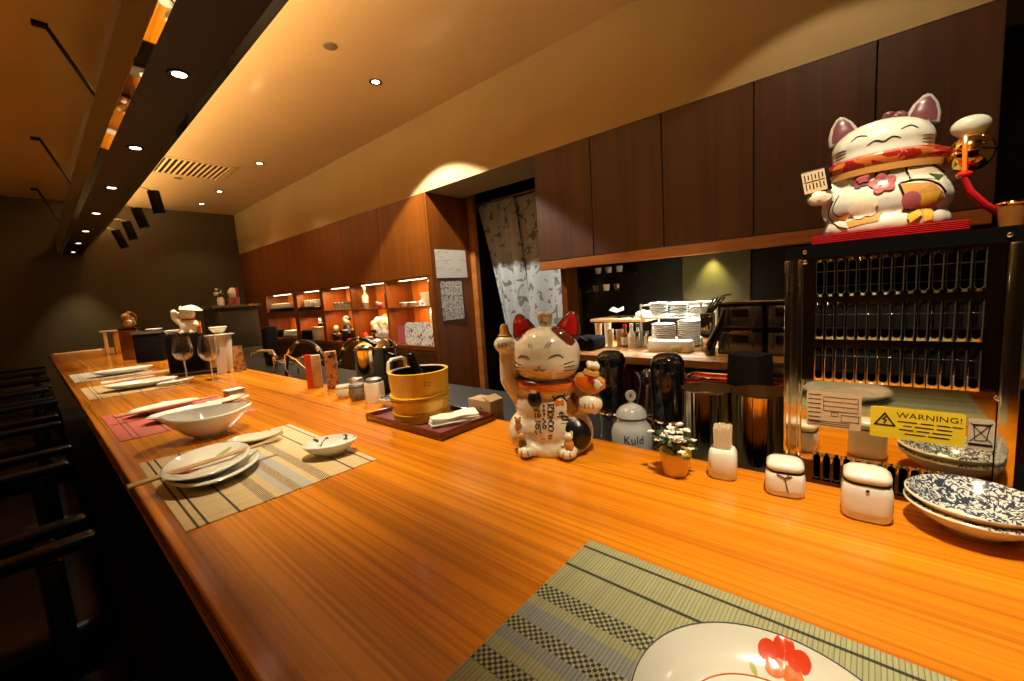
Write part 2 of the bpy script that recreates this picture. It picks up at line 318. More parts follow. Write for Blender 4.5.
# ------------------------------------------------------------------ mesh helpers
class MB:
    def __init__(s, T=None):
        s.bm = bmesh.new(); s.T = T or Matrix(); s.mats = []
    def mi(s, m):
        if m is None: return 0
        if m not in s.mats: s.mats.append(m)
        return s.mats.index(m)
    def _fin(s, vs, fs, m, T=None):
        X = s.T @ (T or Matrix())
        for v in vs: v.co = X @ v.co
        i = s.mi(m)
        for f in fs:
            if f.is_valid: f.material_index = i
        return s
    def box(s, c, d, m=None, bev=0.0, rot=None, seg=2, taper=1.0):
        r = bmesh.ops.create_cube(s.bm, size=1.0)
        vs = r['verts']
        for v in vs:
            v.co = Vector((v.co.x * d[0], v.co.y * d[1], v.co.z * d[2]))
            if taper != 1.0 and v.co.z > 0: v.co.x *= taper; v.co.y *= taper
        fs = list({f for v in vs for f in v.link_faces})
        if bev:
            es = list({e for v in vs for e in v.link_edges})
            rr = bmesh.ops.bevel(s.bm, geom=es, offset=bev, segments=seg, affect='EDGES', profile=0.5)
            vs = list({v for f in rr['faces'] for v in f.verts} | {v for v in vs if v.is_valid})
            fs = list({f for v in vs for f in v.link_faces})
        return s._fin(vs, fs, m, Matrix.Translation(c) @ (Euler(rot).to_matrix().to_4x4() if rot else Matrix()))
    def lathe(s, prof, c=(0, 0, 0), m=None, seg=32, sx=1.0, sy=1.0, rot=None, fn=None):
        """prof: list of (r, z) bottom to top along the surface"""
        rings = []; vs = []; fs = []
        for r, z in prof:
            if r < 1e-6:
                v = s.bm.verts.new((0, 0, z)); rings.append([v]); vs.append(v)
            else:
                ring = []
                for k in range(seg):
                    a = 2 * PI * k / seg
                    x, y, zz = r * math.cos(a) * sx, r * math.sin(a) * sy, z
                    if fn: x, y, zz = fn(x, y, zz, a, r)
                    ring.append(s.bm.verts.new((x, y, zz)))
                rings.append(ring); vs += ring
        for a, b in zip(rings, rings[1:]):
            if len(a) == 1 and len(b) == 1: continue
            for k in range(seg):
                k2 = (k + 1) % seg
                if len(a) == 1: q = (a[0], b[k2], b[k])
                elif len(b) == 1: q = (a[k], a[k2], b[0])
                else: q = (a[k], a[k2], b[k2], b[k])
                fs.append(s.bm.faces.new(q))
        return s._fin(vs, fs, m, Matrix.Translation(c) @ (Euler(rot).to_matrix().to_4x4() if rot else Matrix()))
    def tube(s, pts, r, m=None, seg=8, closed=False, flat=1.0):
        pts = [Vector(p) for p in pts]; n = len(pts)
        rs = r if isinstance(r, (list, tuple)) else [r] * n
        vs = []; fs = []; rings = []
        up = Vector((0.13, 0.21, 0.97)).normalized(); prev = None
        for i, p in enumerate(pts):
            if closed: t = (pts[(i + 1) % n] - pts[i - 1])
            else: t = pts[min(i + 1, n - 1)] - pts[max(i - 1, 0)]
            t = t.normalized() if t.length > 1e-9 else Vector((0, 0, 1))
            if prev is None:
                a = t.cross(up)
                if a.length < 1e-3: a = t.cross(Vector((1, 0, 0)))
            else:
                a = prev - t * prev.dot(t)
                if a.length < 1e-6: a = t.cross(up)
            a.normalize(); prev = a; b = t.cross(a)
            ring = [s.bm.verts.new(p + (a * math.cos(2 * PI * k / seg) + b * math.sin(2 * PI * k / seg) * flat) * rs[i]) for k in range(seg)]
            rings.append(ring); vs += ring
        pr = list(zip(rings, rings[1:])) + ([(rings[-1], rings[0])] if closed else [])
        for a, b in pr:
            for k in range(seg):
                fs.append(s.bm.faces.new((a[k], a[(k + 1) % seg], b[(k + 1) % seg], b[k])))
        if not closed:
            fs.append(s.bm.faces.new(rings[0][::-1])); fs.append(s.bm.faces.new(rings[-1]))
        return s._fin(vs, fs, m)
    def ell(s, c, r, m=None, rot=None, u=20, v=12):
        rr = bmesh.ops.create_uvsphere(s.bm, u_segments=u, v_segments=v, radius=1.0)
        vs = rr['verts']
        for q in vs: q.co = Vector((q.co.x * r[0], q.co.y * r[1], q.co.z * r[2]))
        fs = list({f for q in vs for f in q.link_faces})
        return s._fin(vs, fs, m, Matrix.Translation(c) @ (Euler(rot).to_matrix().to_4x4() if rot else Matrix()))
    def caps(s, pts, rad, m=None, n=7):
        """tapered limb from overlapping balls"""
        for i in range(len(pts) - 1):
            a, b = Vector(pts[i]), Vector(pts[i + 1])
            for k in range(n + 1):
                t = k / n; r = rad[i] * (1 - t) + rad[i + 1] * t
                s.ell(a.lerp(b, t), (r, r, r), m, u=12, v=8)
        return s
    def prism(s, outline, z0, z1, m=None, T=None, bev=0.0):
        """closed 2-D outline extruded from z0 to z1"""
        bot = [s.bm.verts.new((x, y, z0)) for x, y in outline]; top = [s.bm.verts.new((x, y, z1)) for x, y in outline]
        n = len(outline); fs = [s.bm.faces.new(bot[::-1]), s.bm.faces.new(top)]
        for k in range(n): fs.append(s.bm.faces.new((bot[k], bot[(k + 1) % n], top[(k + 1) % n], top[k])))
        vs = bot + top
        if bev:
            es = list(fs[0].edges) + list(fs[1].edges)
            rr = bmesh.ops.bevel(s.bm, geom=es, offset=bev, segments=2, affect='EDGES', profile=0.5)
            vs = list({v for f in rr['faces'] for v in f.verts} | {v for v in vs if v.is_valid})
            fs = list({f for v in vs for f in v.link_faces})
        return s._fin(vs, fs, m, T)
    def quad(s, a, b, c, d, m=None):
        vs = [s.bm.verts.new(p) for p in (a, b, c, d)]
        return s._fin(vs, [s.bm.faces.new(vs)], m)
    def grid(s, fn, nu, nv, m=None, thick=0.0):
        vs = [[s.bm.verts.new(fn(i / nu, j / nv)) for j in range(nv + 1)] for i in range(nu + 1)]
        fs = [s.bm.faces.new((vs[i][j], vs[i + 1][j], vs[i + 1][j + 1], vs[i][j + 1])) for i in range(nu) for j in range(nv)]
        al = [v for r in vs for v in r]
        if thick:
            bmesh.ops.recalc_face_normals(s.bm, faces=fs)
            rr = bmesh.ops.solidify(s.bm, geom=fs, thickness=thick)
            nf = [g for g in rr['geom'] if isinstance(g, bmesh.types.BMFace)]
            al = list({v for f in fs + nf for v in f.verts} | set(al)); fs = list({f for v in al for f in v.link_faces})
        return s._fin(al, fs, m)
    def out(s, name, m=None, parent=None, smooth=40, loc=None, rz=0.0, label=None):
        bmesh.ops.recalc_face_normals(s.bm, faces=s.bm.faces[:])
        me = bpy.data.meshes.new(name); s.bm.to_mesh(me); s.bm.free()
        ms = ([m] if m and not s.mats else []) + s.mats
        for x in ms: me.materials.append(x)
        if smooth:
            for p in me.polygons: p.use_smooth = True
            try: me.set_sharp_from_angle(angle=math.radians(smooth))
            except Exception: pass
        o = bpy.data.objects.new(name, me); COL.objects.link(o)
        if parent: o.parent = parent
        if loc: o.location = loc
        if rz: o.rotation_euler.z = rz
        if label: o['label'] = label
        return o

def thing(name, label, cat, loc, rz=0.0, group=None):
    o = bpy.data.objects.new(name, None); o.empty_display_size = 0.02; COL.objects.link(o)
    o.location = loc; o.rotation_euler.z = rz
    return tag(o, label, cat, group)

def tag(o, label, cat, group=None):
    o['label'] = label; o['category'] = cat
    if group: o['group'] = group
    return o

def struct(o):
    o['kind'] = 'structure'; return o

def dup(root, loc=None, rz=None, label=None):
    c = root.copy(); COL.objects.link(c)
    if loc is not None: c.location = loc
    if rz is not None: c.rotation_euler.z = rz
    if label: c['label'] = label
    for ch in list(root.children):
        d = ch.copy(); COL.objects.link(d); d.parent = c
        for g in list(ch.children):
            e = g.copy(); COL.objects.link(e); e.parent = d
    return c

def rrect(w, h, r, n=5):
    pts = []
    for cx, cy, a0 in ((w / 2 - r, h / 2 - r, 0), (-w / 2 + r, h / 2 - r, 90), (-w / 2 + r, -h / 2 + r, 180), (w / 2 - r, -h / 2 + r, 270)):
        for k in range(n + 1):
            a = math.radians(a0 + 90 * k / n); pts.append((cx + r * math.cos(a), cy + r * math.sin(a)))
    return pts

def blob(mb, name, m, parent, voxel=0.004, smooth=6):
    """one continuous skin round a set of overlapping balls; returns (object, bvh in local space)"""
    me = bpy.data.meshes.new('tmp'); mb.bm.to_mesh(me); mb.bm.free()
    o = bpy.data.objects.new('tmp', me); COL.objects.link(o)
    r = o.modifiers.new('r', 'REMESH'); r.mode = 'VOXEL'; r.voxel_size = voxel
    if smooth:
        sm = o.modifiers.new('s', 'SMOOTH'); sm.iterations = smooth; sm.factor = 0.5
    dg = bpy.context.evaluated_depsgraph_get(); dg.update()
    ev = o.evaluated_get(dg)
    me2 = bpy.data.meshes.new_from_object(ev); me2.name = name
    bpy.data.objects.remove(o); bpy.data.meshes.remove(me)
    me2.materials.clear(); me2.materials.append(m)
    for p in me2.polygons: p.use_smooth = True
    for v in me2.vertices: v.co.z = max(v.co.z, 0.0)
    ob = bpy.data.objects.new(name, me2); COL.objects.link(ob); ob.parent = parent
    b2 = bmesh.new(); b2.from_mesh(me2); bvh = BVHTree.FromBMesh(b2); b2.free()
    return ob, bvh

class Skin:
    """projects flat drawings onto a body from its front (-Y), turned by az about Z"""
    def __init__(s, bvh, off=0.0008): s.b = bvh; s.off = off
    def at(s, u, w, az=0.0, off=None):
        Rz = Matrix.Rotation(az, 3, 'Z')
        o = Rz @ Vector((u, -1.0, w)); d = Rz @ Vector((0, 1, 0))
        h, n, i, dist = s.b.ray_cast(o, d)
        if h is None: return None
        return h + n * (s.off if off is None else off) * 1.3
    def poly(s, mb, pts, m, az=0.0, step=0.006, off=None):
        bm = bmesh.new()
        f = bm.faces.new([bm.verts.new((x, y, 0)) for x, y in pts])
        bmesh.ops.triangulate(bm, faces=[f])
        s._drop(mb, bm, m, az, step, off)
    def _drop(s, mb, bm, m, az, step, off):
        xs = [v.co.x for v in bm.verts]; ys = [v.co.y for v in bm.verts]
        for ax, lo, hi in ((0, min(xs), max(xs)), (1, min(ys), max(ys))):
            k = lo + step
            while k < hi:
                no = Vector((1, 0, 0)) if ax == 0 else Vector((0, 1, 0))
                bmesh.ops.bisect_plane(bm, geom=bm.verts[:] + bm.edges[:] + bm.faces[:], plane_co=no * k, plane_no=no)
                k += step
        new = {}; vs = []; fs = []
        for v in bm.verts:
            p = s.at(v.co.x, v.co.y, az, off)
            new[v] = mb.bm.verts.new(p) if p is not None else None
            if p is not None: vs.append(new[v])
        for f in bm.faces:
            q = [new[v] for v in f.verts]
            if all(q): fs.append(mb.bm.faces.new(q))
        bm.free(); mb._fin(vs, fs, m)
    def stroke(s, mb, pts, r, m, az=0.0, n=14, taper=True):
        P_ = []
        for i in range(n + 1):
            t = i / n * (len(pts) - 1); k = min(int(t), len(pts) - 2); f = t - k
            # catmull-rom through the points
            p0, p1, p2, p3 = [Vector(pts[max(0, min(len(pts) - 1, j))]) for j in (k - 1, k, k + 1, k + 2)]
            q = 0.5 * ((2 * p1) + (p2 - p0) * f + (2 * p0 - 5 * p1 + 4 * p2 - p3) * f * f + (3 * p1 - p0 - 3 * p2 + p3) * f ** 3)
            h = s.at(q.x, q.y, az, 0.0003)
            if h is not None: P_.append(h)
        if len(P_) > 2:
            nn = len(P_)
            mb.tube(P_, [r * (0.45 + 0.55 * math.sin(PI * (i + .5) / nn)) if taper else r for i in range(nn)], m, seg=5)

def text_bm(body, size, align='CENTER'):
    cu = bpy.data.curves.new('t', 'FONT'); cu.body = body; cu.size = size; cu.align_x = align; cu.align_y = 'CENTER'; cu.resolution_u = 2
    o = bpy.data.objects.new('t', cu); COL.objects.link(o)
    dg = bpy.context.evaluated_depsgraph_get(); dg.update()
    me = bpy.data.meshes.new_from_object(o.evaluated_get(dg))
    bm = bmesh.new(); bm.from_mesh(me); bmesh.ops.triangulate(bm, faces=bm.faces[:])
    bpy.data.objects.remove(o); bpy.data.curves.remove(cu); bpy.data.meshes.remove(me)
    return bm

def put_text(mb, body, size, T, m, align='CENTER'):
    bm = text_bm(body, size, align); new = {v: mb.bm.verts.new(v.co) for v in bm.verts}
    fs = [mb.bm.faces.new([new[v] for v in f.verts]) for f in bm.faces]
    bm.free(); mb._fin(list(new.values()), fs, m, T)

def ellipse(cx, cy, rx, ry, n=20, rot=0.0):
    c, s_ = math.cos(rot), math.sin(rot); r = []
    for k in range(n):
        a = 2 * PI * k / n; x, y = rx * math.cos(a), ry * math.sin(a)
        r.append((cx + x * c - y * s_, cy + x * s_ + y * c))
    return r

def flower(cx, cy, r, n=5, rot=0.3, depth=0.3):
    return [(cx + r * (1 - depth + depth * abs(math.sin(n * a / 2 + rot))) * math.cos(a), cy + r * (1 - depth + depth * abs(math.sin(n * a / 2 + rot))) * math.sin(a)) for a in [2 * PI * k / 40 for k in range(40)]]

# ================================================================== THE SETTING
CZ = 2.56                      # ceiling
def plainbox(name, lo, hi, m, smooth=0):
    mb = MB(); c = [(a + b) / 2 for a, b in zip(lo, hi)]; d = [b - a for a, b in zip(lo, hi)]
    mb.box((0, 0, 0), d, m)
    return mb.out(name, smooth=smooth, loc=c)

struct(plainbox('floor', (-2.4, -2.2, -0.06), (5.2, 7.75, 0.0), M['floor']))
struct(plainbox('ceiling', (0.45, -2.2, CZ), (2.3, 7.6, CZ + 0.06), M['ceiling']))
struct(plainbox('ceiling', (-2.4, -2.2, CZ), (0.45, 7.6, CZ + 0.06), M['lacquer_ceiling']))
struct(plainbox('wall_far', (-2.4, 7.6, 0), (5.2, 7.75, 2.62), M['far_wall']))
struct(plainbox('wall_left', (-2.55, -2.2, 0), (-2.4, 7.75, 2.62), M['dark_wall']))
struct(plainbox('wall_bulkhead', (2.3, -2.2, 1.957), (2.72, 7.6, 2.62), M['bulkhead']))
struct(plainbox('wall_rear', (2.6, -2.2, 0), (2.66, 1.66, 1.957), M['backsplash']))
struct(plainbox('trim_2', (2.585, 0.50, 0.735), (2.599, 0.86, 1.30), M['olive_panel']))
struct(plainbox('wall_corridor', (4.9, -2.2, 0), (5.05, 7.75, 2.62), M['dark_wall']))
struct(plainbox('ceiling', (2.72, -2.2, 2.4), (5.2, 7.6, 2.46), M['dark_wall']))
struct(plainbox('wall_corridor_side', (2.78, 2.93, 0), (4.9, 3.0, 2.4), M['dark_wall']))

# ceiling beam with mirrored edges, and its downlights
t = thing('ceiling_beam', 'long black dropped ceiling beam with mirrored edges above the counter', 'beam', (0.452, 3.0, 1.9))
mb = MB(); mb.box((0, 0, 0.104), (0.236, 9.1, 0.204), M['beam_brown'], bev=0.002); mb.out('beam_body', parent=t, smooth=0)
mb = MB(); mb.box((0, 0, 0.001), (0.178, 9.1, 0.004), M['beam_black']); mb.out('black_underside', parent=t, smooth=0)
mb = MB(); mb.box((0.084, 0, 0.316), (0.010, 9.1, 0.22), M['beam_brown']); mb.out('added_light_lip', parent=t, smooth=0)  # added unseen lip that keeps the strip's light off the left ceiling
for sx in (-1, 1):
    mb = MB(); mb.box((sx * 0.104, 0, 0.0005 if sx > 0 else 0.0012), (0.030, 9.1, 0.007), M['mirror'], rot=(0, 0.0 if sx > 0 else 0.11, 0)); mb.out('mirror_trim', parent=t, smooth=0)
ORD = ['nearest', 'second nearest', 'third nearest', 'fourth nearest', 'fifth nearest', 'sixth nearest', 'seventh nearest', 'farthest']
proto = None
def downlight(name, label, loc, group, r=0.036):
    t = thing(name, label, 'ceiling light', loc, 0, group)
    mb = MB(); mb.lathe([(r, 0.0), (r, -0.004), (r * .93, -0.006), (r * .62, -0.003), (r * .6, 0.0)], m=M['black'], seg=28); mb.out('trim_ring', parent=t)
    mb = MB(); mb.lathe([(0, -0.0025), (r * .6, -0.002)], m=M['lens'], seg=20); mb.out('lamp_lens', parent=t)
    return t
for i, y in enumerate(BEAM_Y):
    k = i - 3 if i >= 2 else -1
    vis = [yy for yy in BEAM_Y if yy > 1.5]
    if y < 1.5: lab = 'recessed downlight in the black beam, out of view above the near mat'
    else: lab = '%s of the lit downlights in the black ceiling beam' % ORD[min(7, vis.index(y)) if y != vis[-1] else 7]
    if proto is None: proto = downlight('beam_downlight', lab, (0.45, y, 1.899), 'downlights in the black beam')
    else: dup(proto, (0.45, y, 1.899), None, lab)
CL = {-0.9: 'added ceiling downlight, out of view behind the camera', 0.15: 'ceiling downlight out of view above the kitchen cabinets',  # the downlight behind the camera is an added, unseen lamp
      2.6: 'largest lit round downlight in the bare ceiling beside the wall band', 4.8: 'lit ceiling downlight just right of the slatted air vent',
      6.18: 'lit ceiling downlight beyond the air vent, second from the far wall', 7.0: 'lit ceiling downlight nearest the far wall, right of the beam'}
proto = None
for y in CEIL_Y:
    if proto is None: proto = downlight('ceiling_downlight', CL[y], (1.75, y, CZ), 'downlights in the amber ceiling', 0.042)
    else: dup(proto, (1.75, y, CZ), None, CL[y])
for (x, y, lab) in ((1.343, 2.416, 'unlit grey ceiling disc near the largest downlight'), (1.266, 5.8, 'small unlit ceiling disc beside the air vent')):
    mb = MB(); mb.lathe([(0, -0.008), (0.022, -0.008), (0.036, -0.006), (0.04, 0)], m=P('disc_%d' % y, (0.22, 0.15, 0.08), 0.5), seg=24)
    tag(mb.out('ceiling_sensor', loc=(x, y, CZ)), lab, 'sensor', 'unlit ceiling discs')
# air vent
t = thing('air_vent', 'rectangular slatted air vent in the amber ceiling', 'vent', (1.31, 5.35, CZ))
mb = MB(); mb.box((0, 0, -0.002), (0.60, 0.56, 0.004), M['black']); mb.out('vent_backing', parent=t, smooth=0)
mb = MB()
for sx in (-1, 1): mb.box((sx * 0.3, 0, -0.006), (0.03, 0.6, 0.012), M['ceiling'])
for sy in (-1, 1): mb.box((0, sy * 0.29, -0.006), (0.6, 0.03, 0.012), M['ceiling'])
mb.out('vent_frame', parent=t, smooth=0)
for k in range(12):
    mb = MB(); mb.box((-0.255 + k * 0.0465, 0, -0.008), (0.016, 0.56, 0.012), M['ceiling'], rot=(0, 0.5, 0)); mb.out('slat', parent=t, smooth=0)
# hanger brackets left of the beam
for i, y in enumerate((3.17, 5.12, 7.03)):
    t = thing('beam_hanger', ['nearest', 'middle', 'farthest'][i] + ' of the black diagonal hanger rods left of the beam', 'hanger rod', (0.225, y, CZ), 0, 'hanger rods of the beam')
    mb = MB(); mb.box((0, 0, -0.011), (0.058, 0.03, 0.022), M['black'], bev=0.002); mb.out('ceiling_plate', parent=t)
    mb = MB(); mb.tube([(0.025, 0, -0.018), (0.16, -0.25, -0.451)], 0.010, M['black'], seg=8); mb.out('rod', parent=t)
# added uplights, unseen on the seating side, to brighten the left ceiling
for k, y in enumerate((0.6, 3.2, 5.8)):
    t = thing('added_wall_uplight', ['first', 'second', 'third'][k] + ' added brass uplight left of the seats, unseen, lighting the ceiling', 'added wall lamp', (-2.40, y, 1.75), 0, 'added wall uplights')
    mb = MB(); mb.lathe([(0.02, 0), (0.07, 0.10), (0.075, 0.12), (0.068, 0.12), (0.02, 0.01)], m=M['gold'], seg=24, c=(0.10, 0, 0)); mb.out('shade', parent=t)
    mb = MB(); mb.box((0.02, 0, 0.04), (0.04, 0.08, 0.12), M['gold'], bev=.004); mb.tube([(0.03, 0, 0.01), (0.10, 0, 0.008)], 0.01, M['gold']); mb.out('bracket', parent=t)
    mb = MB(); mb.lathe([(0, 0.085), (0.055, 0.085)], m=M['lens'], seg=20, c=(0.10, 0, 0)); mb.out('lamp_lens', parent=t)
    lamp('SPOT', 'added_uplight_lamp', (-2.30, y, 1.86), (-1.7, y, 2.56), 42, (1.0, 0.70, 0.34), spot_size=math.radians(140), spot_blend=1.0, shadow_soft_size=0.05)
# track spotlights hanging right of the beam
TR = [((0.748, 4.2, 2.026), (0.768, 4.2, 1.856), 'nearest black cylinder spotlight hanging right of the beam'),
      ((0.722, 4.8, 2.001), (0.760, 4.8, 1.838), 'second black cylinder spotlight hanging right of the beam'),
      ((0.776, 5.8, 2.05), (0.815, 5.8, 1.87), 'third black cylinder spotlight, overlapped by its far neighbour'),
      ((0.73, 6.2, 2.02), (0.786, 6.2, 1.834), 'farthest black cylinder spotlight, leftmost of the four hanging ones')]
for a, b, lab in TR:
    t = thing('cylinder_spotlight', lab, 'spotlight', a, 0, 'spotlights hanging beside the beam')
    d = Vector(b) - Vector(a); q = Vector((0, 0, -1)).rotation_difference(d.normalized()).to_matrix().to_4x4(); Ln = d.length
    mb = MB(q); mb.lathe([(0, 0), (0.036, 0), (0.038, -0.003), (0.038, -Ln), (0.033, -Ln), (0.031, -Ln + 0.012)], m=M['black_matte'], seg=24); mb.out('lamp_body', parent=t)
    mb = MB(q); mb.lathe([(0, -Ln + 0.012), (0.031, -Ln + 0.012)], m=M['lens'], seg=20); mb.out('lamp_lens', parent=t)
    mb = MB(); mb.tube([(0, 0, -0.004), (-0.05, 0, 0.02), (0.572 - a[0], 0, 2.06 - a[2])], 0.006, M['chrome']); mb.out('arm', parent=t)

# ================================================================== COUNTER
t = thing('bar_counter', 'long orange teak bar counter running to the far wall', 'counter', (0.42, 2.9, 0.0))
mb = MB(); mb.box((0, 0, 0.7275), (0.664, 7.3, 0.045), M['counter'], bev=0.003); mb.out('counter_top', parent=t, smooth=0)
mb = MB(); mb.box((0.10, 0, 0.352), (0.44, 7.24, 0.704), M['black_matte']); mb.out('counter_base', parent=t, smooth=0)
# work ledge behind it
t = thing('work_ledge', 'low dark steel work ledge behind the bar counter', 'worktop', (0.98, 2.35, 0.0))
mb = MB(); mb.box((0, 0, 0.665), (0.44, 5.6, 0.03), M['dark_steel'], bev=0.002); mb.out('ledge_top', parent=t, smooth=0)
mb = MB(); mb.box((0.01, 0, 0.325), (0.40, 5.56, 0.65), M['black_matte']); mb.out('ledge_base', parent=t, smooth=0)
LZ = 0.68

# ================================================================== CABINETS
XB = 2.3
def upper(name, label, y0, y1, z0, z1, m, depth=0.30, group=None):
    t = thing(name, label, 'cabinet', (XB, (y0 + y1) / 2, z0), 0, group)
    w = y1 - y0; h = z1 - z0
    mb = MB(); mb.box((0.02 + depth / 2, 0, h / 2), (depth - 0.002, w - 0.001, h), m); mb.out('carcass', parent=t, smooth=0)
    mb = MB(); mb.box((0.0095, 0, h / 2), (0.019, w - 0.006, h - 0.003), m, bev=0.0015); mb.out('door', parent=t, smooth=0)
    return t
rs_ = [-0.33, 0.003, 0.43, 0.86, 1.29, 1.712]
labs = ['dark wood wall cabinet at the right edge above the upper cat figurine', 'dark wood wall cabinet behind the left ear of the upper cat figurine',
        'dark wood wall cabinet left of the one behind the upper cat', 'dark wood wall cabinet, second door from the passage', 'dark wood wall cabinet at the open end beside the passage']
for i in range(5):
    upper('wall_cabinet', labs[i], rs_[i], rs_[i + 1], 1.262, 1.956, M['cabinet_dark'], group='wall cabinets over the rear kitchen')
mb = MB(); mb.box((0, 0, 0), (0.035, 2.03, 0.058), M['rail_wood'], bev=0.003)
tag(mb.out('light_rail', smooth=0, loc=(XB + 0.02, 0.69, 1.232)), 'thin orange wood light rail under the right wall cabinets', 'trim')
for y, lab in ((1.0, 'left of two lit puck lamps under the right wall cabinets'), (0.77, 'right of two lit puck lamps under the right wall cabinets')):
    t = thing('puck_lamp', lab, 'lamp', (2.38, y, 1.262), 0, 'puck lamps under the wall cabinets')
    mb = MB(); mb.lathe([(0, 0), (0.03, 0), (0.03, -0.05), (0.026, -0.054), (0, -0.054)], m=M['chrome'], seg=20); mb.out('lamp_body', parent=t)
    mb = MB(); mb.lathe([(0, -0.0555), (0.022, -0.055)], m=M['lens'], seg=20); mb.out('lamp_lens', parent=t)
mb = MB(); mb.box((0, 0, 0.63), (0.14, 0.045, 1.26), M['cabinet'], bev=0.002)
tag(mb.out('end_panel', smooth=0, loc=(2.49, 1.6, 0)), 'narrow upright wood end panel right of the grey curtain', 'panel')

ys = [2.886, 3.608, 4.324, 5.002, 5.791, 6.613, 7.6]
labs = ['wood wall cabinet lit bright orange at the passage corner', 'wood wall cabinet second from the passage corner', 'wood wall cabinet third from the passage corner, above the bottles',
        'wood wall cabinet above the two leftmost lit niches', 'wood wall cabinet second from the far wall', 'wood wall cabinet against the far wall']
for i in range(6):
    upper('wall_cabinet', labs[i], ys[i], ys[i + 1], 1.262, 1.956, M['cabinet'], depth=0.40, group='wall cabinets along the left of the passage')
# display niches
t = thing('display_shelf', 'orange lit wood display shelf of ten niches under the wall cabinets', 'shelf', (XB, 2.886, 0.6))
def pb(parent, name, lo, hi, m):
    mb = MB(); mb.box([(a + b) / 2 for a, b in zip(lo, hi)], [b - a for a, b in zip(lo, hi)], m); return mb.out(name, parent=parent, smooth=0)
H = 0.6595
pb(t, 'back_panel', (0.30, 0, 0), (0.43, 4.71, H), M['niche_wood'])
pb(t, 'bottom_board', (0, 0, 0), (0.30, 4.71, 0.04), M['cabinet'])
pb(t, 'top_board', (0.004, 0, 0.650), (0.30, 4.71, H), M['cabinet'])
NC = [(0.03, 0.695), (0.72, 1.375), (1.40, 2.045), (2.12, 2.775), (2.90, 3.85)]
for a, b in ((0, 0.03), (0.695, 0.72), (1.375, 1.40), (2.045, 2.12), (2.775, 2.90), (3.85, 4.71)):
    pb(t, 'divider', (0, a, 0.04), (0.30, b, 0.650), M['cabinet'])
for i, (a, b) in enumerate(NC):
    z = (0.39, 0.402) if i < 3 else (0.325, 0.42)
    pb(t, 'shelf_board', (0.006, a, z[0]), (0.30, b, z[1]), M['cabinet'])
    for zz, e in ((0.648, 2.4), (z[0] - 0.002, 2.0)):
        mb = MB(); mb.box((0.03 if zz > .5 else 0.22, (a + b) / 2 - 0.06, zz - 0.0025), (0.016, (b - a) * 0.6, 0.004), M['strip']); mb.out('strip_lamp', parent=t, smooth=0)
        lamp('AREA', 'niche_lamp', (XB + 0.07, 2.886 + (a + b) / 2, 0.6 + zz - 0.016), (XB + 0.16, 2.886 + (a + b) / 2, 0.7), e * 1.3 * [0.6, 0.7, 1, 1, 1][i] * (1.15 if zz > .5 else 1.0), AMBER if zz > .5 else (1.0, 0.5, 0.2), shape='RECTANGLE', size=0.5, size_y=0.02)
# base cabinet under the niches and end wall of the run
for i in range(4):
    y0 = 2.886 + i * 1.178
    tt = thing('base_cabinet', ['dark wood base cabinet under the calligraphy sheets', 'dark wood base cabinet under the plastic bags', 'dark wood base cabinet below the dark figurines', 'dark wood base cabinet nearest the far wall'][i], 'cabinet', (XB, y0 + 0.589, 0), 0, 'base cabinets under the niches')
    mb = MB(); mb.box((0.23, 0, 0.30), (0.42, 1.176, 0.6), M['cabinet_dark']); mb.out('carcass', parent=tt, smooth=0)
    for s_ in (-1, 1):
        mb = MB(); mb.box((0.01, s_ * 0.294, 0.33), (0.02, 0.582, 0.52), M['cabinet_dark'], bev=0.002); mb.out('door', parent=tt, smooth=0)
struct(plainbox('wall_passage_end', (2.302, 2.862, 0.0), (2.775, 2.885, 1.956), M['cabinet']))
t = struct(plainbox('trim_1', (2.776, 2.80, 0), (2.826, 2.93, 2.0), M['rail_wood']))
# notices on the end wall
def sheet(name, label, pts, m, cat='notice'):
    x0, x1, z0, z1 = pts; w, h = x1 - x0, z1 - z0
    mb = MB(); mb.grid(lambda u, v: ((u - .5) * w, 0.002 * math.sin(u * 5) - 0.001 - 0.006 * u * (1 - v), (v - .5) * h), 8, 8, m, thick=0.001)
    return tag(mb.out(name, loc=((x0 + x1) / 2, 2.857, (z0 + z1) / 2)), label, cat)
sheet('paper_notice', 'white paper notice with faint lines, upper sheet on the wood end wall', (2.345, 2.705, 1.238, 1.485), M['notice_paper'])
sheet('handwritten_note', 'handwritten paper note, lower sheet on the wood end wall', (2.378, 2.628, 0.863, 1.207), M['handwriting'])
# curtain in the passage
t = thing('noren_curtain', 'grey cloth curtain printed with dark blossom branches hanging in the passage', 'curtain', (2.90, 2.45, 0.2))
def cloth(y0t, y1t, y0b, y1b, sway):
    def f(u, v):
        e = v ** 0.75
        y = (y0t * (1 - e) + y0b * e) * (1 - u) + (y1t * (1 - e) + y1b * e) * u
        return (0.03 * math.sin(u * 13 + v * 2 + sway) * (0.25 + v) + sway * 0.02, y - 2.45, 1.70 * (1 - v))
    return f
mb = MB(); mb.grid(cloth(2.86, 2.40, 2.52, 2.25, 0.0), 40, 40, M['noren'], thick=0.002); mb.out('cloth_panel', parent=t, smooth=80)
mb = MB(); mb.grid(cloth(2.42, 1.72, 2.30, 1.70, 1.4), 40, 40, M['noren'], thick=0.002); mb.out('cloth_panel', parent=t, smooth=80)
mb = MB(); mb.tube([(0, 0.46, 1.715), (0, -0.8, 1.715)], 0.012, M['dull_steel']); mb.out('curtain_rod', parent=t)

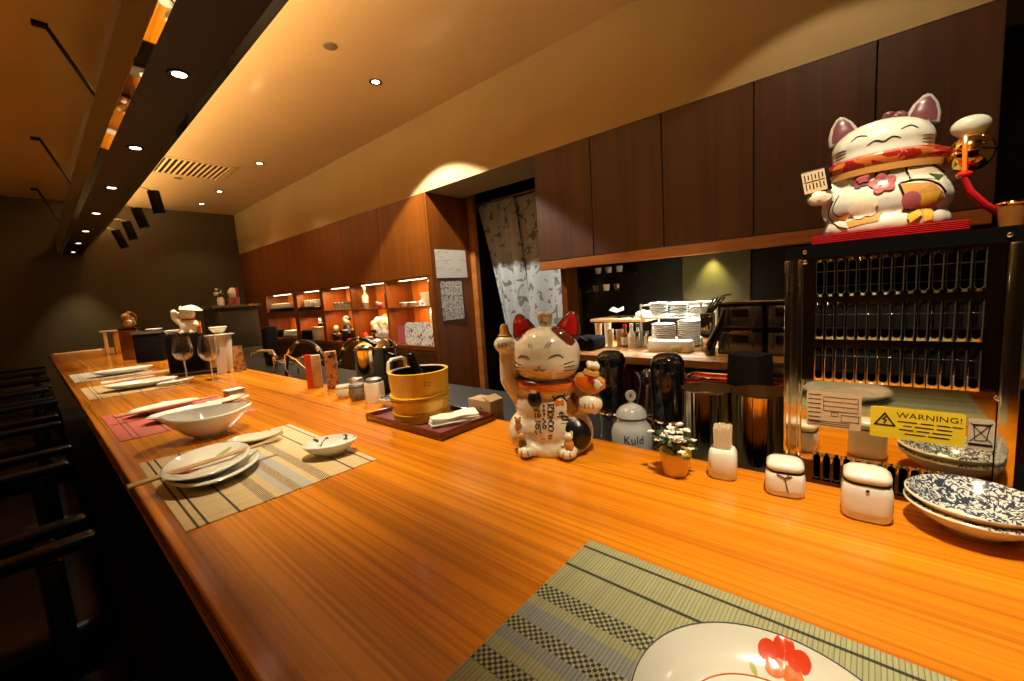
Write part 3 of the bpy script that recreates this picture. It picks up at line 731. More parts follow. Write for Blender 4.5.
# ================================================================== HEATER CABINET (mirror steel with slots)
HY0, HY1, HX = -0.145, 0.105, 0.80
t = thing('plate_warmer', 'mirror polished steel appliance with rows of slots behind the counter', 'appliance', (HX, -0.02, LZ))
def hz(z): return z - LZ
def slot_plate(mb, y0, y1, z0, z1, cols, rows, m):
    """front plate facing -X with rounded vertical slots; y runs y1 -> y0 left to right"""
    zs = sorted([z0] + [q for r in rows for q in r] + [z1])
    y_c0, y_c1 = cols[1] + 0.0, cols[2] - 0.0
    n = cols[0]; pitch = (y_c1 - y_c0) / n; hw = pitch * 0.335
    def rect(a, b, c, d): mb.quad((0, a, c), (0, b, c), (0, b, d), (0, a, d), m)
    rect(y0, y_c0, z0, z1); rect(y_c1, y1, z0, z1)
    prev = z0
    for (ra, rb) in rows:
        if ra > prev: rect(y_c0, y_c1, prev, ra)
        prev = rb
        for k in range(n):
            a = y_c0 + k * pitch; b = a + pitch; cy = (a + b) / 2
            pad = 0.0035; zt = rb - pad - hw; zb = ra + pad + hw
            sl = [(cy + hw * math.cos(q), zt + hw * math.sin(q)) for q in [PI * i / 10 for i in range(11)]] + [(cy + hw * math.cos(q), zb + hw * math.sin(q)) for q in [PI + PI * i / 10 for i in range(11)]]
            cz = (ra + rb) / 2
            def border(p):
                dy, dz = p[0] - cy, p[1] - cz
                s_ = min((pitch / 2) / abs(dy) if abs(dy) > 1e-9 else 1e9, ((rb - ra) / 2) / abs(dz) if abs(dz) > 1e-9 else 1e9)
                return (cy + dy * s_, cz + dz * s_)
            V = lambda x, p: mb.bm.verts.new((x, p[0], p[1]))
            inn = [V(0, p) for p in sl]; lip = [V(-0.0007, (cy + (p[0] - cy) * 1.09, cz + (p[1] - cz) * 1.012)) for p in sl]
            bord = [V(0, border(p)) for p in sl]; back = [V(0.006, p) for p in sl]
            N_ = len(sl); i_ = mb.mi(m)
            for j in range(N_):
                j2 = (j + 1) % N_
                for A, B, q_ in ((bord, lip, i_), (lip, inn, mb.mi(M['dull_steel'])), (inn, back, mb.mi(M['black_matte']))):
                    f = mb.bm.faces.new((A[j], A[j2], B[j2], B[j])); f.material_index = q_
            # corners of the cell left out by the radial border
            for sy in (-1, 1):
                for sz in (-1, 1):
                    corner = (cy + sy * pitch / 2, cz + sz * (rb - ra) / 2)
                    pts = [border(p) for p in sl]
                    onv = [p for p in pts if abs(p[0] - corner[0]) < 1e-6 and (p[1] - cz) * sz > 0]
                    onh = [p for p in pts if abs(p[1] - corner[1]) < 1e-6 and (p[0] - cy) * sy >= -1e-9]
                    if onv and onh:
                        pv = max(onv, key=lambda p: p[1] * sz); ph = max(onh, key=lambda p: p[0] * sy)
                        f = mb.bm.faces.new((V(0, pv), V(0, corner), V(0, ph))); f.material_index = i_
    if prev < z1: rect(y_c0, y_c1, prev, z1)
mb = MB()
rows = [(hz(0.735), hz(0.782)), (hz(0.900), hz(0.957)), (hz(0.966), hz(1.023)), (hz(1.032), hz(1.088))]
slot_plate(mb, HY0 + 0.02 + 0.018, HY1 + 0.02 - 0.024, hz(0.70), hz(1.094), (14, -0.112 + 0.02, 0.066 + 0.02), rows, M['panel_steel'])
mb.out('front_panel', parent=t, smooth=30)
pb(t, 'dark_interior', (0.03, HY0 + 0.035, hz(0.70)), (0.26, HY1 + 0.0, hz(1.09)), M['black_matte'])
for z in (0.915, 0.938, 0.982, 1.003, 1.047, 1.070):
    mb = MB(); mb.tube([(0.018, HY0 + 0.05, hz(z)), (0.018, HY1 - 0.015, hz(z))], 0.0008, M['dull_steel'], seg=6); mb.out('rack_wire', parent=t)
pb(t, 'lid', (-0.004, HY0 + 0.02, hz(1.092)), (0.30, HY1 + 0.02, hz(1.111)), M['black_gloss'])
for (a, b) in ((HY1 + 0.012, HY1 + 0.02), (HY1 - 0.004, HY1 + 0.0025), (HY0 + 0.02, HY0 + 0.037)):
    mb = MB(); mb.box((-0.001, (a + b) / 2, hz(0.885)), (0.012, b - a, 0.412), M['steel'], bev=0.0015); mb.out('corner_post', parent=t, smooth=30)
pb(t, 'side_panel', (0.006, HY1 + 0.001, hz(0.68)), (0.29, HY1 + 0.018, hz(1.092)), M['steel'])
pb(t, 'side_panel', (0.006, HY0 + 0.021, hz(0.68)), (0.29, HY0 + 0.030, hz(1.092)), M['steel'])
pb(t, 'back_panel', (0.262, HY0 + 0.031, hz(0.68)), (0.28, HY1, hz(1.091)), M['steel'])
for (y, z) in ((0.079, 1.087), (0.079, 0.893), (-0.128, 0.893), (-0.128, 1.100), (0.079, 1.102)):
    mb = MB(); mb.ell((-0.004, y + 0.02, hz(z)), (0.003, 0.0035, 0.0035), M['chrome'], u=12, v=8); mb.out('screw', parent=t)
# labels stuck to the panel: built in a plane facing -X (text reads left to right along -Y)
TX = Matrix(((0, 0, -1, 0), (-1, 0, 0, 0), (0, 1, 0, 0), (0, 0, 0, 1)))
def lab_frame(yc, zc, d): return Matrix.Translation((HX - 0.0012 - d, yc, zc)) @ TX
def tri_stroke(mb, F, pts, r, m, closed=True):
    n = len(pts)
    for k in range(n if closed else n - 1):
        a, b = Vector(pts[k]), Vector(pts[(k + 1) % n]); d = (b - a).normalized(); p = Vector((-d.y, d.x)) * r; a = a - d * r * .8; b = b + d * r * .8
        mb.prism([tuple(a - p), tuple(b - p), tuple(b + p), tuple(a + p)], 0, 0.0002, m, T=mb.T.inverted() @ F)
def label_plate(name, label, y0, y1, z0, z1, m):
    mb = MB(lab_frame((y0 + y1) / 2, (z0 + z1) / 2, 0)); mb.prism(rrect(y1 - y0, z1 - z0, 0.003), 0, 0.0008, m); mb.T = Matrix(); return mb
mb = label_plate('', '', -0.101, -0.004, 0.822, 0.8675, M['yellow_label'])
F_ = lab_frame(-0.0525, 0.845, 0.0010)
put_text(mb, 'WARNING!', 0.0112, F_ @ Matrix.Translation((0.013, 0.0125, 0)) @ Matrix.Scale(1.15, 4, (1, 0, 0)), M['ink'])
for j, segs in enumerate([[(-.018, .001), (.006, .018), (.022, .034), (.037, .046)], [(-.012, -.004), (0, .018), (.022, .036)], [(-.016, -.002), (.002, .014), (.018, .036)], [(-.010, .010), (.014, .034)]]):
    for a, b in segs:
        tri_stroke(mb, F_, [(a, 0.0034 - j * 0.0058), (b, 0.0034 - j * 0.0058)], 0.0007, M['ink'], False)
tri_stroke(mb, F_, [(-0.043, -0.004), (-0.0215, -0.004), (-0.0325, 0.0135)], 0.0011, M['ink'])
tri_stroke(mb, F_, [(-0.031, 0.0085), (-0.0345, 0.0045), (-0.0305, 0.0035), (-0.033, -0.001)], 0.0009, M['ink'], False)
tag(mb.out('warning_label', smooth=0), 'yellow WARNING label with black triangle stuck to the mirror steel panel', 'label')
mb = label_plate('', '', -0.127, -0.1035, 0.822, 0.863, M['silver_label'])
F_ = lab_frame(-0.115, 0.844, 0.0010)
tri_stroke(mb, F_, [(-0.007, 0.012), (0.008, 0.013), (0.005, -0.009), (-0.005, -0.010)], 0.0005, M['ink'])
tri_stroke(mb, F_, [(-0.0095, 0.0135), (0.0095, -0.0115)], 0.0005, M['ink'], False); tri_stroke(mb, F_, [(0.0095, 0.0145), (-0.0095, -0.0115)], 0.0005, M['ink'], False)
tri_stroke(mb, F_, [(-0.007, 0.0105), (0.0085, 0.0115)], 0.0005, M['ink'], False)
tri_stroke(mb, F_, [(-0.0095, -0.0155), (0.0095, -0.0155)], 0.0018, M['ink'], False)
tag(mb.out('recycling_label', smooth=0), 'small grey label with a crossed out wheeled bin symbol', 'label')
mb = label_plate('', '', 0.006, 0.074, 0.826, 0.882, M['tan_label'])
F_ = lab_frame(0.04, 0.854, 0.0010)
for a in ([(-.012, .021), (.030, .021), (.030, -.001), (-.012, -.001)], [(.010, -.006), (.031, -.006), (.031, -.016), (.010, -.016)], [(-.002, -.003), (.006, -.003), (.006, -.009), (-.002, -.009)]):
    tri_stroke(mb, F_, a, 0.00035, M['ink'])
for z in (0.014, 0.0065): tri_stroke(mb, F_, [(-.012, z), (.030, z)], 0.0003, M['ink'], False)
for k in range(7):
    z = 0.0235 - k * 0.0072
    for a, b in ((-0.031, -0.025), (-0.0235, -0.016)): tri_stroke(mb, F_, [(a, z), (b, z)], 0.0006, M['ink'], False)
for k in range(3):
    z = -0.0185 - k * 0.003; tri_stroke(mb, F_, [(-.031, z), (.02, z)], 0.0003, M['ink'], False)
tag(mb.out('rating_label', smooth=0), 'tan rating plate of printed boxes and lines on the mirror panel', 'label')

# ================================================================== TABLEWARE
Z0 = 0.75
def bowl_prof(r, h, foot=0.45, th=0.004, lip=0.0, pw=1.6):
    """profile of a dish: foot ring, curved outside, rounded rim, inside"""
    fr = r * foot; out = [(0, 0.0025), (fr * .82, 0.0025), (fr * .86, 0), (fr, 0), (fr, 0.004)]
    n = 9
    for k in range(1, n + 1):
        q = k / n; out.append((fr + (r - fr) * q, 0.004 + (h - 0.004) * q ** pw))
    out.append((r + lip, h + th * .3)); out.append((r + lip - th * .4, h + th * .7))
    for k in range(n, 0, -1):
        q = k / n; out.append((max(0.002, fr + (r - fr) * q - th * 1.1), 0.004 + th + (h - 0.004) * q ** pw))
    out.append((fr * .6, 0.0045 + th)); out.append((0, 0.0045 + th)); return out
def dish(name, label, cat, loc, r, h, m, sx=1.0, sy=1.0, rz=0.0, foot=0.45, pw=1.6, fn=None, inner=None, group=None, seg=48, th=0.004):
    mb = MB(); mb.lathe(bowl_prof(r, h, foot, th, pw=pw), m=m, seg=seg, sx=sx, sy=sy, fn=fn)
    if inner:
        mb.mi(inner); fr = r * foot
        mb.bm.normal_update(); mb.bm.faces.ensure_lookup_table()
        nf = len(mb.bm.faces)
        for i in range(nf // 2 + seg // 2 + seg, nf): mb.bm.faces[i].material_index = mb.mi(inner)
    o = mb.out(name, loc=loc, rz=rz)
    return tag(o, label, cat, group)
def leaf(amp=0.25, up=0.0):
    """pulls the two ends of an oval dish to points and lifts them"""
    def f(x, y, z, a, r):
        c = abs(math.cos(a)); return x * (1 + amp * c ** 6), y * (1 - 0.12 * c ** 4), z * (1 + up * c ** 4)
    return f

def placemat(label, m, x, y, w=0.32, l=0.45, rz=0.0):
    mb = MB()
    mb.grid(lambda u, v: ((u - .5) * w, (v - .5) * l, 0.0009 + 0.0003 * math.sin(u * 30)), 20, 6, m, thick=0.0012)
    o = mb.out('place_mat', loc=(x, y, Z0 + 0.0006), rz=rz)
    return tag(o, label, 'placemat', 'bamboo place mats along the counter')
placemat('green woven bamboo mat with dark checked bands under the nearest plate', M['mat_green'], 0.268, 0.038)
placemat('beige woven bamboo mat with checked bands, second nearest, under chopsticks on stacked plates', M['mat_beige'], 0.270, 0.982, w=0.315, rz=-0.01)
placemat('red bamboo mat beneath the long plates', M['mat_red'], 0.274, 1.700)
placemat('tan bamboo mat next beyond the red one', M['mat_tan'], 0.276, 2.616, l=0.47)
placemat('palest bamboo mat, farthest along the counter', M['mat_pale'], 0.274, 3.42, l=0.5)
MZ = Z0 + 0.0022

# nearest plate with painted red blossom
t = thing('dinner_plate', 'large white plate with a red blossom on the nearest green mat', 'plate', (0.281, 0.043, MZ))
mb = MB(); mb.lathe(bowl_prof(0.090, 0.020, 0.55, 0.0035, pw=2.2), m=M['white'], seg=72); pl = mb.out('dish', parent=t)
b2 = bmesh.new(); b2.from_mesh(pl.data); bv = BVHTree.FromBMesh(b2); b2.free()
class Top:
    """projects drawings straight down onto a dish"""
    def __init__(s, bvh): s.b = bvh
    def at(s, x, y, d=0.0005):
        h, n, i, q = s.b.ray_cast(Vector((x, y, 1)), Vector((0, 0, -1))); return None if h is None else h + Vector((0, 0, d))
    def poly(s, mb, pts, m, d=0.0005):
        bm = bmesh.new(); bmesh.ops.triangulate(bm, faces=[bm.faces.new([bm.verts.new((x, y, 0)) for x, y in pts])])
        for ax in (0, 1):
            vals = [v.co[ax] for v in bm.verts]; k = min(vals) + 0.006
            no = Vector((1, 0, 0)) if ax == 0 else Vector((0, 1, 0))
            while k < max(vals): bmesh.ops.bisect_plane(bm, geom=bm.verts[:] + bm.edges[:] + bm.faces[:], plane_co=no * k, plane_no=no); k += 0.006
        nv = {v: s.at(v.co.x, v.co.y, d) for v in bm.verts}; nv = {v: (mb.bm.verts.new(p) if p is not None else None) for v, p in nv.items()}
        fs = []
        for f in bm.faces:
            q = [nv[v] for v in f.verts]
            if all(q): fs.append(mb.bm.faces.new(q))
        bm.free(); mb._fin([v for v in nv.values() if v], fs, m)
    def ring(s, mb, pts, r, m, closed=True):
        p = [s.at(x, y, 0.0002) for x, y in pts]; p = [q for q in p if q is not None]
        mb.tube(p, r, m, seg=5, closed=closed)
tp = Top(bv)
mb = MB()
for cx, cy, r in ((0.076, 0.013, 0.0072), (0.082, 0.003, 0.0076), (0.077, -0.008, 0.0076), (0.067, -0.005, 0.007), (0.067, 0.007, 0.007)):
    tp.poly(mb, ellipse(cx - 0.002, cy, r, r, 16), M['orange'] if r < 0.0071 else M['red_bright'], 0.0006)
for a in range(5):
    q = a * 1.257; tp.ring(mb, [(0.0735 + k * 0.0020 * math.cos(q), 0.002 + k * 0.0022 * math.sin(q)) for k in range(5)], 0.0004, M['cream'], False)
for (x, y, w) in ((0.062, -0.019, 0.003), (0.056, 0.020, 0.003), (0.054, -0.014, 0.0025)): tp.poly(mb, ellipse(x, y, w * 1.8, w * .7, 10, 0.6), M['lime'])
mb.out('painted_blossom', parent=t)
mb = MB(); tp.ring(mb, ellipse(0, 0, 0.054, 0.054, 64), 0.0006, M['orange']); mb.out('orange_ring', parent=t)
mb = MB(); tp.ring(mb, ellipse(0, 0, 0.0885, 0.0885, 72), 0.0007, M['ink']); mb.out('dark_rim_line', parent=t)

# second setting: two stacked oval plates, chopsticks, spoon rest, small dish
dish('oval_plate', 'lower white oval plate of the stack under chopsticks on the beige mat', 'plate', (0.205, 0.972, MZ), 0.072, 0.018, M['white'], sx=1.0, sy=1.42, rz=-0.45, foot=0.5, pw=2.0, fn=None)
t = thing('oval_plate', 'upper leaf shaped white plate with a red leaf under the crossed chopsticks', 'plate', (0.193, 0.980, MZ + 0.0125), -0.42)
mb = MB(); mb.lathe(bowl_prof(0.071, 0.019, 0.45, 0.004, pw=2.0), m=M['white'], seg=56, sx=1.0, sy=1.40); pl = mb.out('dish', parent=t)
b2 = bmesh.new(); b2.from_mesh(pl.data); tp = Top(BVHTree.FromBMesh(b2)); b2.free()
mb = MB(); tp.poly(mb, ellipse(-0.030, -0.022, 0.019, 0.011, 16, 0.4), M['red']); tp.poly(mb, ellipse(-0.040, -0.005, 0.010, 0.012, 12, -0.5), M['red']); tp.poly(mb, ellipse(0.016, 0.058, 0.007, 0.017, 14, -0.8), M['lime']); mb.out('painted_leaves', parent=t)
def chopsticks(label, a, b, paper=False, lift=0.0):
    d = Vector(b) - Vector(a); c = (Vector(a) + Vector(b)) / 2
    t = thing('chopsticks', label, 'chopsticks', c, 0, 'chopsticks laid across the settings')
    p = Vector((-d.y, d.x, 0)).normalized() * 0.0042
    for s_ in (-1, 1):
        off = p * s_ * 1.0; mb = MB(); mb.tube([d * -.5 + off * .9, d * .5 + off * .8], [0.0036, 0.0026], M['pale_wood'], seg=8); mb.out('stick', parent=t)
    return t
chopsticks('pale wood chopsticks across the stacked plates on the beige mat', (0.073, 0.966, 0.7800), (0.318, 0.977, 0.7860))
def tongue(name, label, cat, loc, rz, L, W, m, group=None):
    """shallow boat shaped rest"""
    mb = MB()
    def f(u, v):
        a = u * 2 - 1; b_ = v * 2 - 1; w = W * (1 - abs(a) ** 2.6) ** 0.5 if abs(a) < 1 else 0
        return (a * L / 2, b_ * w / 2, 0.003 + 0.010 * (b_ ** 2) + 0.010 * max(0, a) ** 2)
    mb.grid(f, 28, 10, m, thick=0.003); return tag(mb.out(name, loc=loc, rz=rz), label, cat, group)
tongue('spoon_rest', 'white shallow boat shaped rest beside the stacked plates on the beige mat', 'dish', (0.318, 1.115, MZ + 0.001), -0.70, 0.125, 0.062, M['cream'])
dish('small_dish', 'small white oval dish with dark brush marks on the beige mat corner', 'dish', (0.385, 0.872, MZ), 0.045, 0.026, M['white'], sx=1.22, sy=0.92, rz=-0.55, foot=0.5, inner=M['dish_print'])

# large pale bowl and long plates of the third setting
dish('serving_bowl', 'large pale leaf shaped bowl on a narrow foot beside the red mat', 'bowl', (0.272, 1.31, Z0), 0.084, 0.060, M['white'], sx=1.10, sy=0.98, rz=-0.35, foot=0.36, pw=1.35, fn=leaf(0.10, 0.10))
dish('oval_plate', 'long white oval plate on the red mat behind the large bowl', 'plate', (0.285, 1.63, MZ), 0.058, 0.017, M['white'], sx=1.7, sy=0.95, rz=0.10, foot=0.45, pw=2.0)
dish('oval_plate', 'long white oval plate at the far side of the red mat', 'plate', (0.262, 1.80, MZ), 0.056, 0.017, M['white'], sx=1.75, sy=0.95, rz=0.12, foot=0.45, pw=2.0)
tongue('spoon_rest', 'pale tongue shaped rest on the red mat right of its plates', 'dish', (0.408, 1.70, Z0 + 0.001), 0.2, 0.13, 0.06, M['cream'])
chopsticks('pale wood chopsticks across the long plates on the red mat', (0.132, 1.735, 0.7732), (0.405, 1.765, 0.7735))
# fourth and fifth settings
dish('oval_plate', 'long white oval plate with a tiny mark on the tan mat', 'plate', (0.300, 2.53, MZ), 0.075, 0.024, M['white'], sx=1.75, sy=0.9, rz=-0.1, foot=0.45, pw=2.0)
tongue('paper_sleeve', 'white folded paper sleeve lying on the tan mat', 'paper sleeve', (0.405, 2.43, MZ + 0.0006), -0.2, 0.14, 0.05, M['paper'])
dish('oval_plate', 'long white oval plate on the palest far mat', 'plate', (0.320, 3.28, MZ), 0.078, 0.026, M['white'], sx=1.75, sy=0.9, rz=0.05, foot=0.45, pw=2.0)
mb = MB(); mb.prism([(-.085, -.05), (.07, -.065), (.09, .05), (-.02, .06)], 0, 0.012, M['pale_wood'], bev=0.003)
tag(mb.out('wooden_board', loc=(0.40, 3.02, Z0)), 'small pale wooden board between the two farthest settings', 'board')
mb = MB(); mb.prism([(-.11, -.05), (.10, -.06), (.11, .02), (-.10, .03)], 0, 0.003, M['paper'])
tag(mb.out('folded_menu', loc=(0.30, 2.98, Z0), rz=0.1), 'flat white folded menu sheet lying before the far wooden board', 'menu')
# coaster and little box
mb = MB(); mb.lathe([(0, 0), (0.040, 0), (0.042, 0.002), (0.040, 0.004), (0, 0.004)], m=M['white'], seg=32)
tag(mb.out('coaster', loc=(0.462, 1.775, Z0)), 'round white coaster under a small brown box', 'coaster')
t = thing('matchbox', 'small brown box standing on the round white coaster', 'box', (0.462, 1.79, Z0 + 0.004), 0.25)
mb = MB(); mb.box((0, 0, 0.013), (0.056, 0.036, 0.026), M['kraft'], bev=0.001); mb.out('box_body', parent=t)
mb = MB(); mb.box((0, 0, 0.0275), (0.060, 0.040, 0.003), M['paper'], bev=0.0005); mb.out('box_lid', parent=t)

# wine glasses
def wine_glass(label, loc):
    t = thing('wine_glass', label, 'glass', loc, 0, 'wine glasses')
    mb = MB(); mb.lathe([(0.0035, 0.088), (0.018, 0.092), (0.034, 0.106), (0.043, 0.130), (0.0435, 0.152), (0.038, 0.188), (0.034, 0.212), (0.0332, 0.212), (0.0372, 0.188), (0.0427, 0.152), (0.042, 0.130), (0.033, 0.108), (0.016, 0.096), (0, 0.094)], m=M['glass'], seg=36); mb.out('glass_bowl', parent=t)
    mb = MB(); mb.lathe([(0.0055, 0.003), (0.0034, 0.012), (0.003, 0.05), (0.0034, 0.085), (0.005, 0.0885), (0, 0.0885)], m=M['glass_stem'], seg=16); mb.out('stem', parent=t)
    mb = MB(); mb.lathe([(0, 0), (0.036, 0), (0.036, 0.001), (0.014, 0.0025), (0.0055, 0.0035), (0, 0.0035)], m=M['glass'], seg=32); mb.out('foot', parent=t)
wine_glass('left clear wine glass in front of the black menu block', (0.481, 2.61, Z0))
wine_glass('right clear wine glass before the cream pot', (0.541, 2.40, Z0))

# ================================================================== ITEMS AT THE FAR HALF OF THE COUNTER
def pot_lathe(name, label, cat, loc, prof, m, seg=28, **k):
    mb = MB(); mb.lathe(prof, m=m, seg=seg); return tag(mb.out(name, loc=loc), label, cat)
mb = MB(); mb.box((0, 0, 0.104), (0.165, 0.10, 0.208), M['black_matte'], bev=0.004)
tag(mb.out('menu_holder', loc=(0.560, 2.912, Z0), rz=-0.5), 'tall black menu block directly behind the left wine glass', 'menu holder')
t = thing('serving_tray', 'thin dark wooden tray lying behind the wine glasses', 'tray', (0.545, 2.715, Z0), -0.42)
mb = MB(); mb.box((0, 0, 0.004), (0.24, 0.12, 0.008), M['cabinet_dark'], bev=0.002); mb.out('tray_base', parent=t)
mb = MB()
for a, b, c, d in ((0, .0575, .24, .005), (0, -.0575, .24, .005), (.1175, 0, .005, .11), (-.1175, 0, .005, .11)): mb.box((a, b, 0.010), (c, d, 0.014), M['black'])
mb.out('tray_rim', parent=t)
# figurine group on the menu block
def small_cat(name, label, loc, rz, s=1.0, m=None, hat=None, extra=None):
    t = thing(name, label, 'figurine', loc, rz); m = m or M['white']
    mb = MB(); mb.ell((0, 0, 0.035 * s), (0.036 * s, 0.030 * s, 0.038 * s)); mb.ell((0, -0.004 * s, 0.086 * s), (0.031 * s, 0.027 * s, 0.026 * s))
    for q in (-1, 1):
        mb.ell((q * 0.020 * s, -0.022 * s, 0.009 * s), (0.012 * s, 0.016 * s, 0.009 * s))
        mb.ell((q * 0.021 * s, -0.001 * s, 0.110 * s), (0.009 * s, 0.006 * s, 0.014 * s), rot=(0, q * 0.35, 0))
    mb.caps([(-0.030 * s, -0.01 * s, 0.05 * s), (-0.044 * s, -0.02 * s, 0.075 * s), (-0.040 * s, -0.022 * s, 0.098 * s)], [0.011 * s, 0.010 * s, 0.012 * s])
    mb.caps([(0.030 * s, -0.01 * s, 0.05 * s), (0.040 * s, -0.026 * s, 0.04 * s)], [0.011 * s, 0.012 * s])
    bod, bv = blob(mb, 'body', m, t, 0.0035 * s, 4); sk = Skin(bv, 0.0006)
    mb = MB()
    for q in (-1, 1): sk.stroke(mb, [(q * 0.018 * s, 0.088 * s), (q * 0.012 * s, 0.092 * s), (q * 0.006 * s, 0.088 * s)], 0.0011 * s, M['ink'], n=8)
    sk.stroke(mb, [(-0.006 * s, 0.077 * s), (0, 0.080 * s), (0.006 * s, 0.077 * s)], 0.001 * s, M['ink'], n=8); mb.out('painted_face', parent=t)
    mb = MB(); mb.lathe([(0.026 * s, 0.060 * s), (0.030 * s, 0.063 * s), (0.026 * s, 0.067 * s)], m=M['red'], seg=24); mb.out('collar', parent=t)
    if hat: mb = MB(); mb.lathe([(0, 0.106 * s), (0.042 * s, 0.103 * s), (0.043 * s, 0.106 * s), (0.024 * s, 0.120 * s), (0, 0.128 * s)], m=hat, seg=24, rot=(0.0, 0.15, 0)); mb.out('hat', parent=t)
    return t
small_cat('cat_figurine', 'white cat figurine with straw hat standing on the black menu block', (0.582, 2.900, Z0 + 0.208), -0.7, 1.3, M['cream'], M['cream'])
dish('white_bowl', 'white upturned bowl on the left end of the black menu block', 'bowl', (0.510, 2.937, Z0 + 0.208), 0.038, 0.026, M['white'])
mb = MB(); mb.box((0, 0, 0.035), (0.022, 0.014, 0.07), M['orange'], bev=0.003)
tag(mb.out('orange_card', loc=(0.615, 2.852, Z0 + 0.208), rz=-0.5), 'small red orange packet leaning beside the hatted cat figurine', 'packet')
t = thing('cream_pot', 'cream pot with flat lid behind the right wine glass', 'pot', (0.692, 2.800, Z0))
mb = MB(); mb.lathe([(0, 0), (0.045, 0), (0.050, 0.01), (0.052, 0.10), (0.056, 0.165), (0.060, 0.19), (0.056, 0.19), (0.05, 0.165), (0, 0.16)], m=M['cream'], seg=28); mb.out('pot_body', parent=t)
mb = MB(); mb.lathe([(0, 0.190), (0.072, 0.190), (0.074, 0.194), (0.05, 0.198), (0.0, 0.200)], m=M['cream'], seg=28); mb.out('lid', parent=t)
dish('rice_bowl', 'pale bowl resting on the lid of the cream pot', 'bowl', (0.689, 2.800, Z0 + 0.200), 0.045, 0.035, M['cream'])
for (x, y, rz, m, lab) in ((0.630, 2.56, 0.9, M['paper'], 'white standing menu card right of the wine glasses'), (0.700, 2.55, 0.9, M['patterned_card'], 'brown patterned standing card right of the white menu card')):
    t = thing('menu_card', lab, 'menu', (x, y, Z0), rz - 1.6, 'standing menu cards by the wine glasses')
    for s_ in (-1, 1):
        mb = MB(); mb.box((s_ * 0.0, s_ * 0.012, 0.068), (0.045, 0.002, 0.136), m, rot=(s_ * 0.13, 0, 0)); mb.out('card_leaf', parent=t)
# left far cluster
t = thing('brown_canister', 'brown square canister at the far end of the counter under a round figurine', 'canister', (0.50, 4.38, Z0), -0.4)
mb = MB(); mb.box((0, 0, 0.115), (0.11, 0.11, 0.23), M['brown'], bev=0.008); mb.out('canister_body', parent=t)
mb = MB(); mb.box((0, 0, 0.237), (0.113, 0.113, 0.014), M['black'], bev=0.003); mb.out('canister_lid', parent=t)
t = thing('round_figurine', 'small tan round figurine holding a white ball on the brown canister', 'figurine', (0.50, 4.36, Z0 + 0.244), -0.6)
mb = MB(); mb.ell((0, 0, 0.03), (0.042, 0.036, 0.034)); mb.ell((-0.008, 0, 0.085), (0.034, 0.030, 0.032)); mb.ell((0.01, 0.0, 0.118), (0.018, 0.016, 0.012)); mb.caps([(0.035, -0.01, 0.07), (0.05, -0.02, 0.03)], [0.014, 0.011]); blob(mb, 'body', M['tan'], t, 0.004, 4)
mb = MB(); mb.ell((0.026, -0.038, 0.045), (0.018, 0.018, 0.018), M['white']); mb.out('white_ball', parent=t)
mb = MB(); mb.tube([(0.01, 0, 0.10), (0.04, 0, 0.115), (0.055, 0, 0.08), (0.05, -.01, 0.05)], 0.010, M['brown']); mb.out('scarf', parent=t)
t = thing('black_box', 'black box with a grey lid tray beside the brown canister', 'box', (0.545, 3.93, Z0), -0.4)
mb = MB(); mb.box((0, 0, 0.10), (0.15, 0.12, 0.20), M['black_matte'], bev=0.004); mb.out('box_body', parent=t)
mb = MB(); mb.box((0, 0, 0.208), (0.165, 0.135, 0.016), M['dull_steel'], bev=0.004); mb.out('box_lid', parent=t)
dish('flat_plate', 'white plate on the lid of the far black box', 'plate', (0.575, 3.90, Z0 + 0.216), 0.05, 0.014, M['white'])
t = thing('yellow_stand', 'small stand with a yellow panel and white top, farthest on the counter', 'stand', (0.50, 5.3, Z0))
mb = MB(); mb.box((0, 0, 0.215), (0.21, 0.13, 0.014), M['white'], bev=0.004); mb.out('stand_top', parent=t)
mb = MB(); mb.box((0.025, 0, 0.104), (0.09, 0.09, 0.208), M['yellow'], bev=0.01); mb.out('yellow_panel', parent=t)
mb = MB(); mb.box((-0.07, 0, 0.104), (0.025, 0.09, 0.208), M['cream'], bev=0.003); mb.out('stand_leg', parent=t)
mb = MB(); mb.tube([(-0.18, 0, 0.005), (0.18, 0.05, 0.005)], 0.005, M['cream'])
tag(mb.out('serving_spoon', loc=(0.30, 6.3, Z0)), 'long thin pale stick lying at the far end of the counter', 'stick')

# refrigerator beyond the counter, with ornaments on it
t = thing('undercounter_fridge', 'grey steel refrigerator standing beyond the counter at the far end', 'refrigerator', (1.60, 5.85, 0))
mb = MB(); mb.box((0, 0.02, 0.555), (0.44, 0.48, 1.11), M['fridge_grey'], bev=0.006); mb.out('fridge_body', parent=t)
mb = MB(); mb.box((0, -0.232, 0.86), (0.40, 0.02, 0.42), M['fridge_grey'], bev=0.006); mb.out('upper_door', parent=t)
mb = MB(); mb.box((0, -0.232, 0.36), (0.40, 0.02, 0.54), M['fridge_grey'], bev=0.006); mb.out('lower_door', parent=t)
mb = MB(); mb.box((0, 0.0, 1.1275), (0.50, 0.54, 0.035), M['granite'], bev=0.004); mb.out('fridge_top', parent=t)
mb = MB(); mb.box((0.16, -0.272, 1.128), (0.10, 0.004, 0.02), M['gold']); mb.out('name_plate', parent=t)
t = thing('floral_vase', 'tiny white vase of flowers on the grey refrigerator', 'vase', (1.465, 5.68, 1.145))
mb = MB(); mb.lathe([(0, 0), (0.034, 0), (0.038, 0.06), (0.027, 0.09), (0.029, 0.095), (0.0, 0.09)], m=M['white'], seg=20); mb.out('vase_body', parent=t)
mb = MB()
for k in range(16): mb.ell((random.uniform(-.045, .045), random.uniform(-.04, .04), 0.12 + random.uniform(0, .07)), (0.016, 0.016, 0.013), M['white' if k % 3 else 'green'], u=8, v=6)
mb.out('flowers', parent=t)
